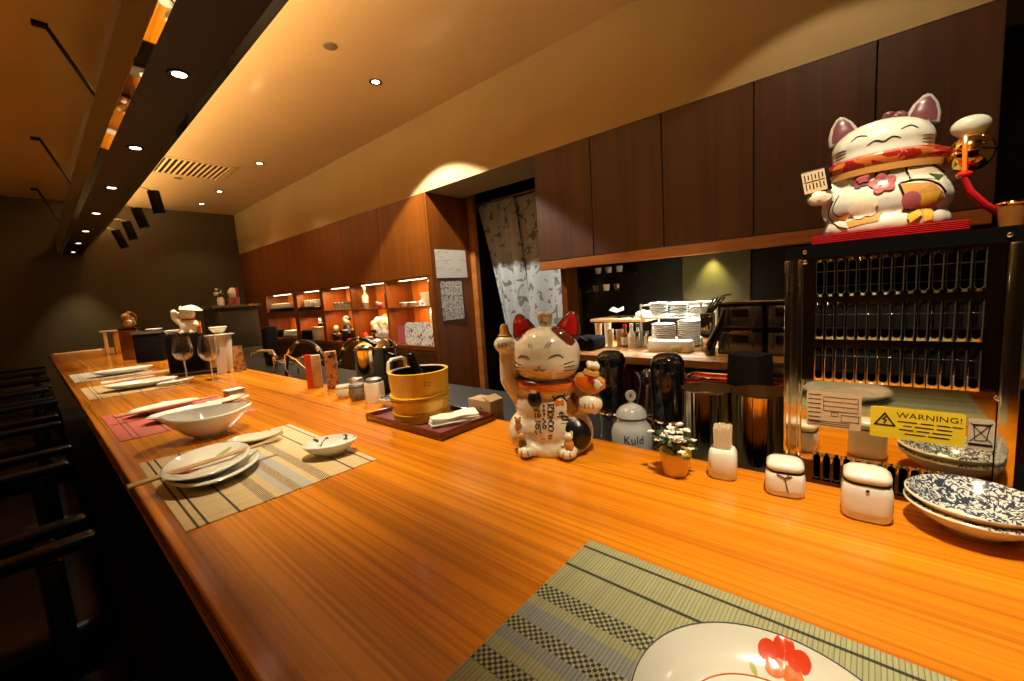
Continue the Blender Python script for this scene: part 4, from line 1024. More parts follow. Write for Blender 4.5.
t = thing('ornament_basket', 'tiny pink and red ornament in a basket on the grey refrigerator', 'ornament', (1.590, 5.66, 1.145))
mb = MB(); mb.lathe([(0, 0), (0.058, 0), (0.066, 0.08), (0.061, 0.08), (0.052, 0.01), (0, 0.01)], m=M['pink'], seg=20); mb.out('basket', parent=t)
mb = MB(); mb.ell((0, 0, 0.13), (0.052, 0.045, 0.07), M['white']); mb.out('white_head', parent=t)
mb = MB(); mb.ell((0.035, -0.032, 0.14), (0.018, 0.018, 0.06), M['red']); mb.out('red_ribbon', parent=t)
t = thing('black_speaker', 'slim black upright box right of the grey refrigerator', 'speaker', (1.06, 3.12, LZ))
mb = MB(); mb.box((0, 0, 0.135), (0.07, 0.09, 0.27), M['black'], bev=0.006); mb.out('case', parent=t)
mb = MB(); mb.box((-0.036, 0, 0.135), (0.003, 0.075, 0.24), M['black_matte']); mb.out('front_grille', parent=t)
# chrome tap cluster
t = thing('sink_tap', 'chrome mixer tap with levers beyond the counter, left of the first hose', 'tap', (0.95, 2.75, LZ))
mb = MB(); mb.tube([(0, 0, 0), (0, 0, 0.10)], 0.018, M['chrome'], seg=14); mb.out('tap_body', parent=t)
mb = MB(); mb.tube([(0, 0, 0.10), (0, 0.03, 0.13), (-0.04, 0.10, 0.135), (-0.06, 0.2, 0.12), (-0.06, 0.21, 0.10)], 0.009, M['chrome'], seg=10); mb.out('spout', parent=t)
for s_ in (-1, 1):
    mb = MB(); mb.tube([(0, 0, 0.08), (0.02, s_ * 0.09, 0.10), (0.02, s_ * 0.16, 0.11)], [0.012, 0.008, 0.007], M['chrome'], seg=8); mb.out('lever', parent=t)
t = thing('steel_rack', 'low chrome wire rack of utensils beside the mixer tap', 'rack', (0.98, 2.42, LZ))
mb = MB()
for k in range(7): mb.tube([(-0.10, -0.15 + k * 0.05, 0.09), (0.10, -0.15 + k * 0.05, 0.09)], 0.003, M['chrome'], seg=6)
for sx in (-1, 1): mb.tube([(sx * 0.1, -0.16, 0), (sx * 0.1, -0.16, 0.09), (sx * 0.1, 0.16, 0.09), (sx * 0.1, 0.16, 0)], 0.004, M['chrome'], seg=6)
mb.out('wire_frame', parent=t)
for k in range(3):
    mb = MB(); mb.tube([(-0.08 + k * 0.06, -0.13, 0.098), (-0.05 + k * 0.05, 0.14, 0.098)], [0.008, 0.004], M['steel'], seg=8); mb.out('utensil', parent=t)
# arched hoses
def hose(label, y0, y1, h, x=0.83, loop=False):
    t = thing('arched_hose', label, 'hose tap', (x, y0, LZ), 0, 'arched hose taps behind the counter')
    n = 20; pts = []
    for k in range(n + 1):
        u = k / n; a = PI * u * (0.93 if loop else 0.66); pts.append((0.04 * u, (y1 - y0) * (1 - math.cos(a)) / 2 / (1 if loop else 0.74), h * math.sin(a) ** 0.8))
    mb = MB(); mb.tube(pts, 0.0085, M['black'], seg=10); mb.out('hose', parent=t)
    for k in (5, 9, 15):
        a, b = Vector(pts[k]), Vector(pts[k + 1]); mb = MB(); mb.tube([a.lerp(b, -.2), a.lerp(b, 0.7)], 0.0115, M['chrome'], seg=12); mb.out('chrome_collar', parent=t)
    mb = MB(); mb.tube([(0, 0, 0), (0, 0, 0.035)], 0.017, M['chrome'], seg=14); mb.out('hose_base', parent=t)
    if loop:
        mb = MB(); mb.tube([(-0.015, -0.06, 0.155), (-0.015, -0.05, 0.08), (-0.01, -0.14, 0.012), (0.02, -0.29, 0.012), (0.02, -0.30, 0.05), (0.0, -0.15, 0.13), (-0.012, -0.075, 0.158)], 0.0035, M['chrome'], seg=8, closed=True); mb.out('wire_loop', parent=t)
hose('left black and chrome arched hose tap with a wire loop', 2.29, 1.86, 0.225, loop=True)
hose('right black and chrome arched hose tap reaching over the steel kettle', 1.76, 1.47, 0.245)
# red and brown cards standing at the counter back edge
t = thing('red_menu_book', 'red and cream upright booklet at the rear counter edge left of the jars', 'menu', (0.700, 1.655, Z0), -0.55)
mb = MB(); mb.box((-0.013, 0, 0.066), (0.022, 0.03, 0.132), M['red_bright'], bev=0.001); mb.out('red_cover', parent=t)
mb = MB(); mb.box((0.014, -0.002, 0.064), (0.032, 0.028, 0.128), M['tan_label'], bev=0.001); mb.out('cream_pages', parent=t)
t = thing('printed_carton', 'tall brown printed carton right of the red booklet', 'carton', (0.728, 1.555, Z0), -0.55)
mb = MB(); mb.box((0, 0, 0.072), (0.040, 0.032, 0.144), M['patterned_card'], bev=0.001); mb.out('carton_body', parent=t)
mb = MB(); mb.ell((0, -0.016, 0.125), (0.008, 0.0015, 0.006), M['ink'], u=12, v=8); mb.out('dark_emblem', parent=t)
# steel kettle
t = thing('steel_kettle', 'polished steel canister with a domed lid behind the small jars', 'kettle', (0.97, 1.64, LZ))
mb = MB(); mb.lathe([(0, 0), (0.086, 0), (0.09, 0.006), (0.09, 0.185), (0.094, 0.192), (0.088, 0.195), (0, 0.195)], m=M['steel'], seg=36); mb.out('kettle_body', parent=t)
mb = MB(); mb.lathe([(0.09, 0.196), (0.085, 0.205), (0.06, 0.225), (0.02, 0.236), (0, 0.237)], m=M['steel'], seg=36); mb.out('domed_lid', parent=t)
mb = MB(); mb.lathe([(0.006, 0.236), (0.006, 0.25), (0.014, 0.256), (0.012, 0.268), (0, 0.27)], m=M['gold'], seg=16); mb.out('lid_knob', parent=t)
mb = MB(); mb.tube([(0, -0.09, 0.17), (0, -0.135, 0.165), (0, -0.135, 0.05), (0, -0.09, 0.045)], 0.009, M['black'], seg=8); mb.out('handle', parent=t)
mb = MB(); mb.box((0, 0, 0.05), (0.05, 0.06, 0.10), M['cream'], bev=0.006, taper=0.8)
tag(mb.out('cream_container', loc=(0.80, 1.52, LZ), rz=0.4), 'cream tapered plastic tub in front of the steel canister', 'container')

# three small jars and a dark bowl in front of the tap
def lidded_jar(label, loc, r, h, m, lidm, square=False, grp='small stoneware jars by the bucket tray'):
    t = thing('sauce_jar', label, 'jar', loc, 0.5, grp)
    if square:
        mb = MB(); mb.prism([(x, y) for x, y in rrect(r * 1.75, r * 1.75, r * .45)], 0, h, m, bev=0.004); mb.out('jar_body', parent=t)
        mb = MB(); mb.lathe([(0, h), (r * .8, h), (r * .86, h + .003), (r * .84, h + .009), (r * .6, h + .013), (0, h + .014)], m=lidm, seg=24); mb.out('jar_lid', parent=t)
    else:
        mb = MB(); mb.lathe([(0, 0), (r * .75, 0), (r * .95, h * .3), (r, h * .6), (r * .86, h * .95), (r * .8, h), (0, h)], m=m, seg=28); mb.out('jar_body', parent=t)
        mb = MB(); mb.lathe([(0, h), (r * .9, h), (r * .95, h + .003), (r * .85, h + .008), (0, h + .011)], m=lidm, seg=24); mb.out('jar_lid', parent=t)
lidded_jar('small pale pot, leftmost of the three by the bucket tray', (0.672, 1.365, Z0), 0.028, 0.036, M['cream'], M['cream'])
lidded_jar('small grey brown pot with dark lid, middle of the three by the tray', (0.678, 1.285, Z0), 0.028, 0.046, M['granite'], M['dull_steel'])
lidded_jar('taller squared pale jar with dark lid, rightmost of three by the tray', (0.692, 1.200, Z0), 0.030, 0.066, M['cream'], M['dull_steel'], True)
dish('dark_bowl', 'small bowl with a dark patterned inside left of the wooden bucket', 'bowl', (0.690, 1.105, Z0), 0.036, 0.024, M['cream'], inner=M['blue_print'], foot=0.6)

# ================================================================== TRAY WITH BUCKET, TOWEL
t = thing('lacquer_tray', 'dark red lacquer tray with black rim under the wooden bucket', 'tray', (0.652, 0.878, Z0))
w, l = 0.178, 0.318
mb = MB(); mb.box((0, 0, 0.004), (w, l, 0.006), M['purple'], bev=0.002); mb.out('tray_base', parent=t)
mb = MB()
for a, b, c, d in ((0, l / 2 - .003, w, .006), (0, -l / 2 + .003, w, .006), (w / 2 - .003, 0, .006, l - .012), (-w / 2 + .003, 0, .006, l - .012)): mb.box((a, b, 0.0095), (c, d, 0.019), M['red_brown'], bev=0.0015)
mb.out('tray_rim', parent=t)
TZ = Z0 + 0.0072
bx, by = 0.650, 0.900
t = thing('wooden_bucket', 'yellow wooden bucket with rope bands holding a wine bottle', 'bucket', (bx, by, TZ))
R1, R2, HB = 0.070, 0.078, 0.128
mb = MB(); mb.lathe([(0, 0.004), (R1 * .9, 0.004), (R1, 0), (R1 + (R2 - R1) * .1, HB * .1), (R2, HB), (R2 - .008, HB), (R1 - .004, 0.014), (0, 0.014)], m=M['bucket'], seg=56); mb.out('bucket_body', parent=t, smooth=30)
mb = MB(); mb.lathe([(R2 - .0082, HB - .004), (R2 - .0082, HB - .0005), (R2 - .012, HB - .002)], m=M['black'], seg=40); mb.lathe([(R2 - .0085, HB - .003), (R1 - .003, 0.016), (0, 0.016)], m=M['black'], seg=40); mb.out('dark_lining', parent=t)
for z0, n in ((0.055, 4), (0.012, 4)):
    mb = MB()
    for j in range(n):
        rr = R1 + (R2 - R1) * (z0 + j * .0042) / HB + 0.0018
        mb.tube([(rr * math.cos(a), rr * math.sin(a), z0 + j * .0042 + 0.002 * math.sin(a * 2 + j * 1.3)) for a in [2 * PI * k / 48 for k in range(48)]], 0.0026, M['bucket'] if j % 2 else M['yellow'], seg=6, closed=True)
    mb.out('rope_band', parent=t)
# square stave handle rising at the left of the rim
mb = MB(); hp = [(-0.038, 0), (-0.034, .026), (-0.020, .032), (0.020, .032), (0.034, .026), (0.038, 0)]
Th = Matrix.Rotation(math.radians(103), 4, 'Z') @ Matrix.Translation((R2 - .005, 0, HB - .004))
mb.tube([Th @ Vector((0, a * .9, z)) for a, z in hp], 0.0050, M['cream'], seg=8); mb.out('handle', parent=t)
mb = MB()
for a, b in (((0.0, 0), (0.016, 0)), ((0.0, -.008), (0.016, -.008)), ((0, 0.0), (0, -.008)), ((0.016, 0), (0.016, -.008))):
    th0 = -2.05; g = lambda p: (math.cos(th0 + p[0] / R2) * (R2 + .0006), math.sin(th0 + p[0] / R2) * (R2 + .0006), HB - .022 + p[1])
    mb.tube([g(a), g(((a[0] + b[0]) / 2, (a[1] + b[1]) / 2)), g(b)], 0.0006, M['brown'], seg=5)
mb.out('burnt_mark', parent=t)
q = Vector((0, 0, 1)).rotation_difference(Vector((-0.20, 0.26, 0.94)).normalized()).to_matrix().to_4x4()
t = thing('wine_bottle', 'black wine bottle leaning inside the wooden bucket', 'bottle', (bx + 0.022, by - 0.022, TZ + 0.022))
mb = MB(q); mb.lathe([(0, 0), (0.026, 0), (0.027, 0.004), (0.027, 0.07), (0.022, 0.088), (0.012, 0.100), (0.0105, 0.112), (0.0105, 0.128), (0, 0.128)], m=M['black_gloss'], seg=28); mb.out('bottle_glass', parent=t)
mb = MB(q); mb.lathe([(0.0112, 0.108), (0.0118, 0.112), (0.0118, 0.146), (0.013, 0.148), (0.0128, 0.156), (0.011, 0.158), (0, 0.158)], m=M['black'], seg=20); mb.out('neck_foil', parent=t)
# folded towel
t = thing('folded_towel', 'folded cream towel lying on the lacquer tray in front of the bucket', 'towel', (0.664, 0.788, TZ + 0.0020), -0.5)
mb = MB()
for k in range(3):
    mb.grid(lambda u, v: ((u - .5) * (0.125 - k * .004), (v - .5) * (0.062 - k * 0.003) + 0.004 * math.sin(u * 5 + k), 0.0045 + k * 0.0068 + 0.0022 * math.sin(u * 9 + v * 5 + k) * (0.3 + .25 * k)), 24, 12, M['white_cloth'], thick=0.006)
mb.out('towel_fold', parent=t, smooth=60)
mb = MB(); mb.tube([(-.0625, -.031, .004), (-.02, -.033, .006), (.03, -.032, .006), (.0625, -.030, .004)], 0.0022, M['white_cloth'], seg=6); mb.out('towel_hem', parent=t)
# kraft carton
t = thing('kraft_carton', 'small brown cardboard carton beside the tray, left of the beckoning cat', 'carton', (0.785, 0.795, LZ))
mb = MB(); mb.box((0, 0, 0.054), (0.05, 0.085, 0.108), M['kraft'], bev=0.001); mb.out('carton_body', parent=t)
mb = MB(Matrix.Translation((-0.0256, 0, 0.085)) @ TX); put_text(mb, 'u.b', 0.022, Matrix(), M['ink']); mb.out('lettering', parent=t)
mb = MB(); mb.box((0, -0.028, 0.112), (0.05, 0.028, 0.002), M['kraft'], rot=(0.35, 0, 0)); mb.out('flap', parent=t)

def ear_lining(mb, ear, cx, cz, tilt, w, h, m):
    b2 = bmesh.new(); b2.from_mesh(ear.data); sk_ = Skin(BVHTree.FromBMesh(b2), 0.0008); b2.free()
    pts = [(-w, 0.003), (0, -0.001), (w, 0.003), (w * .93, h * .35), (w * .66, h * .72), (w * .2, h), (-w * .2, h), (-w * .66, h * .72), (-w * .93, h * .35)]
    sk_.poly(mb, [(cx + x * math.cos(tilt) + z * math.sin(tilt), cz - x * math.sin(tilt) + z * math.cos(tilt)) for x, z in pts], m, step=0.004)
# ================================================================== LUCKY CAT ON THE COUNTER
# built facing -Y, turned to face the customers
t = thing('lucky_cat', 'large cream beckoning cat statue with red ears on the counter beside the tray', 'statue', (0.664, 0.487, Z0), -1.13)
mb = MB()
mb.ell((0, 0.004, 0.050), (0.076, 0.062, 0.058)); mb.ell((0, 0.006, 0.090), (0.074, 0.060, 0.062)); mb.ell((0, 0.0, 0.010), (0.074, 0.060, 0.034))
for q in (-1, 1):
    mb.ell((q * 0.040, -0.052, 0.014), (0.019, 0.026, 0.0145)); mb.ell((q * 0.056, -0.012, 0.040), (0.030, 0.044, 0.040))
mb.ell((0, 0, 0.128), (0.064, 0.054, 0.024))
mb.ell((0, -0.006, 0.196), (0.067, 0.058, 0.056)); mb.ell((0, -0.012, 0.180), (0.066, 0.054, 0.044))
mb.caps([(-0.056, 0.004, 0.098), (-0.080, -0.004, 0.145), (-0.082, -0.008, 0.205)], [0.022, 0.021, 0.016])
mb.ell((-0.082, -0.014, 0.218), (0.024, 0.022, 0.019))
mb.caps([(0.050, 0.0, 0.120), (0.074, -0.022, 0.104)], [0.022, 0.019]); mb.ell((0.083, -0.034, 0.103), (0.025, 0.022, 0.020))
body, bv = blob(mb, 'body', M['cream'], t, 0.0035, 8); sk = Skin(bv)
for q in (-1, 1):     # ears
    mb = MB(); mb.lathe([(0.025, 0), (0.0235, 0.012), (0.017, 0.028), (0.007, 0.042), (0, 0.046)], m=M['red_brown'], seg=20, sy=0.62, c=(q * 0.042, 0.0, 0.234), rot=(0, q * 0.32, 0)); e = mb.out('ear', parent=t)
    mb = MB(); ear_lining(mb, e, q * 0.042, 0.234, q * 0.32, 0.0175, 0.039, M['red']); mb.out('red_ear_lining', parent=e)
mb = MB()             # dark patches of the fur on the crown
sk.poly(mb, [(.014, .246), (.024, .238), (.040, .224), (.052, .214), (.060, .220), (.052, .236), (.040, .246), (.026, .250)], M['red_brown'], step=.0022, off=.0016); mb.out('crown_patch', parent=t)
mb = MB(); sk.poly(mb, [(-.060, .224), (-.050, .226), (-.036, .240), (-.034, .248), (-.046, .244), (-.056, .236)], M['red_brown'], step=.0022, off=.0016); mb.out('crown_patch', parent=t)
mb = MB()             # face
for q in (-1, 1):
    sk.stroke(mb, [(q * 0.044 - .004, 0.194), (q * 0.036 - .004, 0.200), (q * 0.025 - .004, 0.199), (q * 0.018 - .004, 0.194)], 0.0013, M['ink'])
    for k in range(3): sk.stroke(mb, [(q * 0.040, 0.182 - k * 0.006), (q * 0.058, 0.185 - k * 0.0085)], 0.0008, M['ink'], n=8)
    sk.stroke(mb, [(-0.004, 0.177), (-0.004 + q * 0.006, 0.173), (-0.004 + q * 0.013, 0.175)], 0.0010, M['ink'], n=8)
for dx in (0.006, 0.012): sk.stroke(mb, [(dx, 0.214), (dx + 0.008, 0.224)], 0.0008, M['ink'], n=8)
for dx in (-0.022, -0.017): sk.stroke(mb, [(dx, 0.214), (dx - 0.003, 0.222)], 0.0007, M['ink'], n=8)
sk.poly(mb, ellipse(-0.004, 0.1795, 0.004, 0.0025, 10), M['orange'], step=0.002); mb.out('painted_face', parent=t)
mb = MB(); mb.lathe([(0.052, 0.128), (0.063, 0.131), (0.066, 0.139), (0.063, 0.147), (0.050, 0.150)], m=M['orange'], seg=44, sy=0.90, c=(0, -0.003, 0)); mb.out('collar', parent=t)
mb = MB(); mb.lathe([(0.0640, 0.1475), (0.0668, 0.1490), (0.0640, 0.1510)], m=M['ink'], seg=44, sy=0.90, c=(0, -0.003, 0)); mb.out('collar_cord', parent=t)
mb = MB(); h = sk.at(-0.018, 0.113, off=0.005); mb.ell(h, (0.014, 0.008, 0.0155), M['ink']); mb.box(h + Vector((0, -.003, .016)), (0.012, 0.008, 0.006), M['cream'], bev=.001); mb.out('black_pendant', parent=t)
# painted vertical lettering and motifs on the chest
mb = MB()
def ringst(cx, cz, rx, rz, r=0.0011): sk.stroke(mb, [(cx + rx * math.cos(a), cz + rz * math.sin(a)) for a in [2 * PI * k / 12 for k in range(13)]], r, M['ink'], n=26, taper=False)
def st(*p, r=0.0011): sk.stroke(mb, list(p), r, M['ink'], n=8, taper=False)
st((.004, .104), (.015, .104)); st((.009, .104), (.005, .096)); st((.010, .101), (.015, .096)); st((.016, .106), (.016, .094)); st((.004, .092), (.018, .092)); ringst(.010, .0855, .0050, .0042); st((.005, .0785), (.015, .0785)); st((.010, .0785), (.010, .0735)); ringst(.010, .068, .0048, .0042); ringst(.010, .0585, .0048, .0045)
for z in (.102, .094, .086): sk.poly(mb, ellipse(-.002, z, .0022, .0022, 8), M['ink'], step=.002)
st((-.006, .077), (.001, .072)); st((.001, .072), (-.006, .067)); ringst(-.002, .062, .0035, .003)
st((-.022, .092), (-.009, .092)); st((-.020, .086), (-.020, .076)); ringst(-.0125, .084, .003, .004); st((-.022, .072), (-.009, .070)); ringst(-.017, .062, .003, .005); st((-.012, .067), (-.010, .054)); st((-.014, .053), (-.007, .050)); st((-.022, .053), (-.018, .047))
st((.004, .044), (.012, .046)); st((.004, .038), (.010, .039)); st((-.010, .038), (-.003, .036), r=.0007)
st((.026, .085), (.030, .089), (.034, .085), r=.0016); st((.022, .083), (.036, .082), r=.0020); st((.030, .078), (.034, .081), (.042, .077), r=.0016); st((.030, .075), (.044, .073), r=.0020); st((.028, .067), (.044, .066), r=.0006)
st((.016, .111), (.022, .117), (.028, .120), (.034, .117), (.040, .108), r=.0016); st((.018, .116), (.015, .120), r=.0016); st((.034, .119), (.038, .122), r=.0016)
mb.out('chest_lettering', parent=t)
mb = MB(); sk.poly(mb, [(.018, .110), (.024, .115), (.032, .114), (.036, .106), (.034, .099), (.030, .104), (.024, .102), (.019, .104)], M['orange'], off=0.001)
sk.poly(mb, [(.022, .1125), (.028, .116), (.033, .112), (.028, .109)], M['white'], off=0.0016); mb.out('chest_motif', parent=t)
mb = MB(); sk.poly(mb, ellipse(0.0, 0.044, 0.020, 0.030, 20, 0.1), M['ink'], az=0.95, off=0.0012); mb.out('black_hip_spot', parent=t)
mb = MB(); sk.poly(mb, ellipse(-0.005, 0.150, 0.008, 0.020, 16), M['ink'], az=-0.9, off=0.0012); mb.out('black_arm_spot', parent=t)
mb = MB(); sk.poly(mb, [(.040, .112), (.052, .124), (.066, .112), (.062, .092), (.050, .078), (.040, .088)], M['brown'], off=0.0012); sk.poly(mb, ellipse(.056, .098, .0035, .005, 10), M['gold'], off=0.003, step=.003); mb.out('brown_sleeve', parent=t)
mb = MB()
for cx, cz in ((-0.082, 0.220), (0.083, 0.104)):
    for k in (-1, 0, 1): mb = MB(); sk.stroke(mb, [(cx + k * .007, cz + .004), (cx + k * .008, cz - .007)], 0.0008, M['ink'], n=6); mb.out('toe_line', parent=t)
for cx in (-.040, .040):
    for k in (-1, 1): mb = MB(); sk.stroke(mb, [(cx + k * .006, .020), (cx + k * .007, .008)], 0.0008, M['ink'], n=6); mb.out('toe_line', parent=t)

# small pot crown on the head, finger cap, purse with charm, baby cats
mb = MB(); mb.lathe([(0, 0.246), (0.011, 0.246), (0.015, 0.268), (0.016, 0.270), (0.013, 0.270), (0.0, 0.266)], m=M['cream'], seg=20, c=(0.0, -0.004, 0)); hat = mb.out('crown_pot', parent=t)
mb = MB()
for k in range(7): mb.ell((0.010 * math.cos(k * .9), -0.004 + 0.010 * math.sin(k * .9), 0.273 + 0.002 * (k % 2)), (0.0055, 0.0055, 0.005), M['cream'], u=10, v=8)
mb.out('blossom_topping', parent=hat)
mb = MB(Matrix.Translation((0, -0.0180, 0.258)) @ Matrix.Rotation(PI / 2, 4, 'X')); put_text(mb, 'Kio', 0.010, Matrix(), M['ink']); mb.out('lettering', parent=hat)
mb = MB(); mb.lathe([(0.012, 0.231), (0.014, 0.236), (0.010, 0.240), (0.009, 0.252), (0.006, 0.258), (0, 0.259)], m=M['tan'], seg=18, c=(-0.082, -0.012, 0)); mb.out('finger_cap', parent=t)
Tp = Matrix.Translation((0.083, -0.036, 0.140)) @ Euler((0.1, 0.25, 0)).to_matrix().to_4x4()
mb = MB(Tp); mb.prism([(-.030, .004), (-.024, .016), (-.008, .022), (.012, .021), (.027, .014), (.031, .002), (.020, -.010), (.006, -.019), (-.010, -.015), (-.024, -.006)], -.012, .012, M['tan'], T=Matrix.Rotation(PI / 2, 4, 'X'), bev=0.005); pu = mb.out('purse', parent=t)
mb = MB(Tp); mb.prism([(-.028, .004), (-.022, .014), (-.008, .018), (.004, .017), (.008, .002), (-.002, -.006), (-.016, -.006)], .010, .0145, M['orange'], T=Matrix.Rotation(PI / 2, 4, 'X'), bev=0.002); mb.out('orange_panel', parent=pu)
mb = MB(Tp); mb.prism([(.006, .016), (.016, .016), (.025, .008), (.018, -.004), (.010, .002)], .010, .0140, M['white'], T=Matrix.Rotation(PI / 2, 4, 'X'), bev=0.002); mb.prism([(-.004, .017), (.006, .019), (.010, .012), (.002, .010)], .0135, .0165, M['red'], T=Matrix.Rotation(PI / 2, 4, 'X'), bev=0.001); mb.out('white_panel', parent=pu)
mb = MB(Tp); mb.lathe([(.012, .018), (.016, .022), (.014, .028), (.010, .030), (.009, .034), (0, .034)], m=M['tan'], seg=18)
for k in range(6): mb.ell((.008 * math.cos(k), .008 * math.sin(k), .037 + .002 * (k % 2)), (.0055, .0055, .006), M['cream'], u=10, v=8)
mb.out('purse_knot', parent=pu)
def baby(name, x, y, z, m, s=1.0, m2=None):
    mb = MB(); mb.ell((x, y, z + .010 * s), (.0095 * s, .008 * s, .012 * s), m); mb.ell((x, y - .001, z + .026 * s), (.0085 * s, .0075 * s, .008 * s), m2 or m)
    for q in (-1, 1): mb.ell((x + q * .006 * s, y, z + .033 * s), (.0028 * s, .002 * s, .004 * s), m2 or m, u=8, v=6)
    return mb.out(name, parent=t)
baby('small_cat', 0.044, -0.066, 0.022, M['tan'], 1.0, M['cream'])
baby('small_monkey', -0.047, -0.060, 0.018, M['brown'], 0.95, M['tan'])
baby('small_monkey', -0.056, -0.050, 0.052, M['tan'], 0.75)

# ================================================================== LUCKY CAT ON THE APPLIANCE
CTZ = 1.1262
mb = MB(); mb.box((0, 0, 0.0075), (0.19, 0.172, 0.015), M['red_cloth'], bev=0.006, seg=3)
for k in range(5): mb.tube([(-0.097, 0.084, 0.003 + k * .0025), (-0.098, 0, 0.0035 + k * .0025), (-0.097, -0.084, 0.003 + k * .0025)], 0.0016, M['red_cloth'], seg=6)
tag(mb.out('red_cushion', loc=(0.912, -0.012, 1.1112)), 'flat red cloth cushion under the upper cat statue', 'cushion')
t = thing('lucky_cat', 'fat beckoning cat statue with flower painted belly on the red cushion', 'statue', (0.925, -0.012, CTZ), -PI / 2 + 0.05)
t.scale = (0.95, 0.95, 0.93)
mb = MB()
mb.ell((0, 0, 0.052), (0.086, 0.074, 0.056)); mb.ell((0, 0, 0.012), (0.084, 0.075, 0.036)); mb.ell((0, 0, 0.092), (0.076, 0.066, 0.048))
mb.ell((-0.006, -0.004, 0.147), (0.067, 0.058, 0.042)); mb.ell((-0.006, -0.004, 0.128), (0.066, 0.058, 0.030))
mb.caps([(-0.066, -0.02, 0.075), (-0.090, -0.045, 0.070)], [0.018, 0.013]); mb.ell((-0.091, -0.050, 0.069), (0.015, 0.014, 0.013))
mb.caps([(0.070, 0.0, 0.080), (0.098, 0.0, 0.11), (0.099, -0.008, 0.150)], [0.018, 0.016, 0.014]); mb.ell((0.095, -0.016, 0.148), (0.023, 0.018, 0.016))
body, bv = blob(mb, 'body', M['cat_white'], t, 0.0035, 8); sk = Skin(bv)
for q, tilt in ((-1, -0.16), (1, 0.14)):
    c = (q * 0.048 - 0.006, 0.0, 0.166 + (0.004 if q > 0 else 0)); T_ = Matrix.Translation(c) @ Euler((0, tilt, 0)).to_matrix().to_4x4()
    mb = MB(T_); mb.lathe([(0.022, 0), (0.021, 0.016), (0.015, 0.032), (0.006, 0.044), (0, 0.047)], m=M['cat_white'], seg=20, sy=0.55); e = mb.out('ear', parent=t)
    mb = MB(); ear_lining(mb, e, c[0], c[2], tilt, 0.0165, 0.040, M['purple']); mb.out('ear_lining', parent=e)
mb = MB()
for q in (-1, 1):
    sk.stroke(mb, [(q * 0.040 - .006, 0.154), (q * 0.031 - .006, 0.160), (q * 0.020 - .006, 0.156)], 0.0011, M['ink'])
    for k in range(3): sk.stroke(mb, [(q * 0.046 - .006, 0.143 - k * 0.005), (q * 0.060 - .006, 0.144 - k * 0.006)], 0.0007, M['ink'], n=8)
sk.stroke(mb, [(-.026, .141), (-.016, .146), (-.006, .142), (.004, .147), (.014, .143)], 0.0010, M['ink']); mb.out('painted_face', parent=t)
mb = MB()
for k in range(8): mb.ell((0.008 + .010 * math.cos(k), -.012 + .008 * math.sin(k), .188 + .004 * math.sin(k * 2)), (.008, .006, .005), M['purple'], u=10, v=8)
mb.out('hair_flower', parent=t)
mb = MB(); mb.lathe([(0.058, 0.104), (0.076, 0.106), (0.081, 0.113), (0.080, 0.121), (0.072, 0.126), (0.055, 0.126)], m=M['brocade'], seg=48, sy=0.88, c=(-0.004, -0.002, 0), rot=(0, 0.0, 0)); mb.out('brocade_collar', parent=t)
mb = MB(); mb.lathe([(0.058, 0.094), (0.0765, 0.095), (0.078, 0.105), (0.06, 0.106)], m=M['tan'], seg=48, sy=0.88, c=(-0.002, -0.002, 0)); mb.out('gold_band', parent=t)
def deco(name, items):
    mb = MB()
    for pts, m, off in items: sk.poly(mb, pts, M[m], off=off)
    return mb.out(name, parent=t)
deco('purple_blossom', [(flower(-.032, .086, .013), 'purple', .0015), (flower(-.029, .089, .008), 'pink', .003)])
deco('pink_blossom', [(flower(-.006, .075, .017), 'pink', .002), (flower(-.006, .077, .008, 5, .8), 'purple', .003)])
deco('white_blossom', [(flower(-.028, .040, .019), 'cream', .002), ([(-.062, .030), (-.046, .038), (-.050, .024)], 'orange', .001), ([(-.05, .022), (-.005, .030), (-.01, .016), (-.045, .012)], 'tan', .0008)])
deco('fan_panel', [([(.014, .070), (.052, .066), (.066, .048), (.050, .022), (.020, .024)], 'tan', .0008), ([(.024, .046), (.040, .050), (.062, .054), (.056, .036), (.032, .030)], 'yellow', .0016), (ellipse(.026, .043, .011, .012, 14), 'pink', .004)])
deco('cream_panel', [([(.020, .094), (.050, .093), (.066, .080), (.058, .072), (.024, .076)], 'cream', .0008), ([(.046, .082), (.064, .078), (.058, .070)], 'green', .0015)])
deco('gold_knot', [([(.022, .018), (.036, .026), (.040, .018), (.026, .008)], 'yellow', .003), ([(.040, .022), (.052, .022), (.050, .010), (.042, .008)], 'yellow', .003)])
mb = MB()
for pts, r in ([[(.014, .071), (.036, .073), (.058, .064), (.068, .050)], .0016], [[(.013, .070), (.020, .046), (.026, .022)], .0018], [[(.026, .022), (.046, .020), (.058, .026)], .0014], [[(.020, .095), (.038, .099), (.058, .092), (.067, .083)], .0012], [[(.020, .095), (.026, .076)], .0015], [[(-.014, .098), (-.014, .080)], .0016], [[(-.024, .080), (-.008, .084), (.002, .092)], .0011],
               [[(-.068, .062), (-.074, .040), (-.062, .018), (-.048, .010)], .0012], [[(-.060, .070), (-.068, .044), (-.05, .026)], .0009], [[(-.028, .040), (-.020, .052)], .0008], [[(-.028, .040), (-.038, .046)], .0008], [[(-.028, .040), (-.018, .038)], .0008], [[(.036, .052), (.050, .060), (.056, .050), (.044, .050)], .0007]):
    mb = MB(); sk.stroke(mb, pts, r, M['ink'], taper=False); mb.out('black_outline', parent=t)
mb = MB(); sk.poly(mb, [(-.078, .074), (-.066, .088), (-.056, .090), (-.058, .070), (-.068, .060), (-.078, .062)], M['cream'], az=-0.25, off=.003); mb.out('leaf_tag', parent=t)
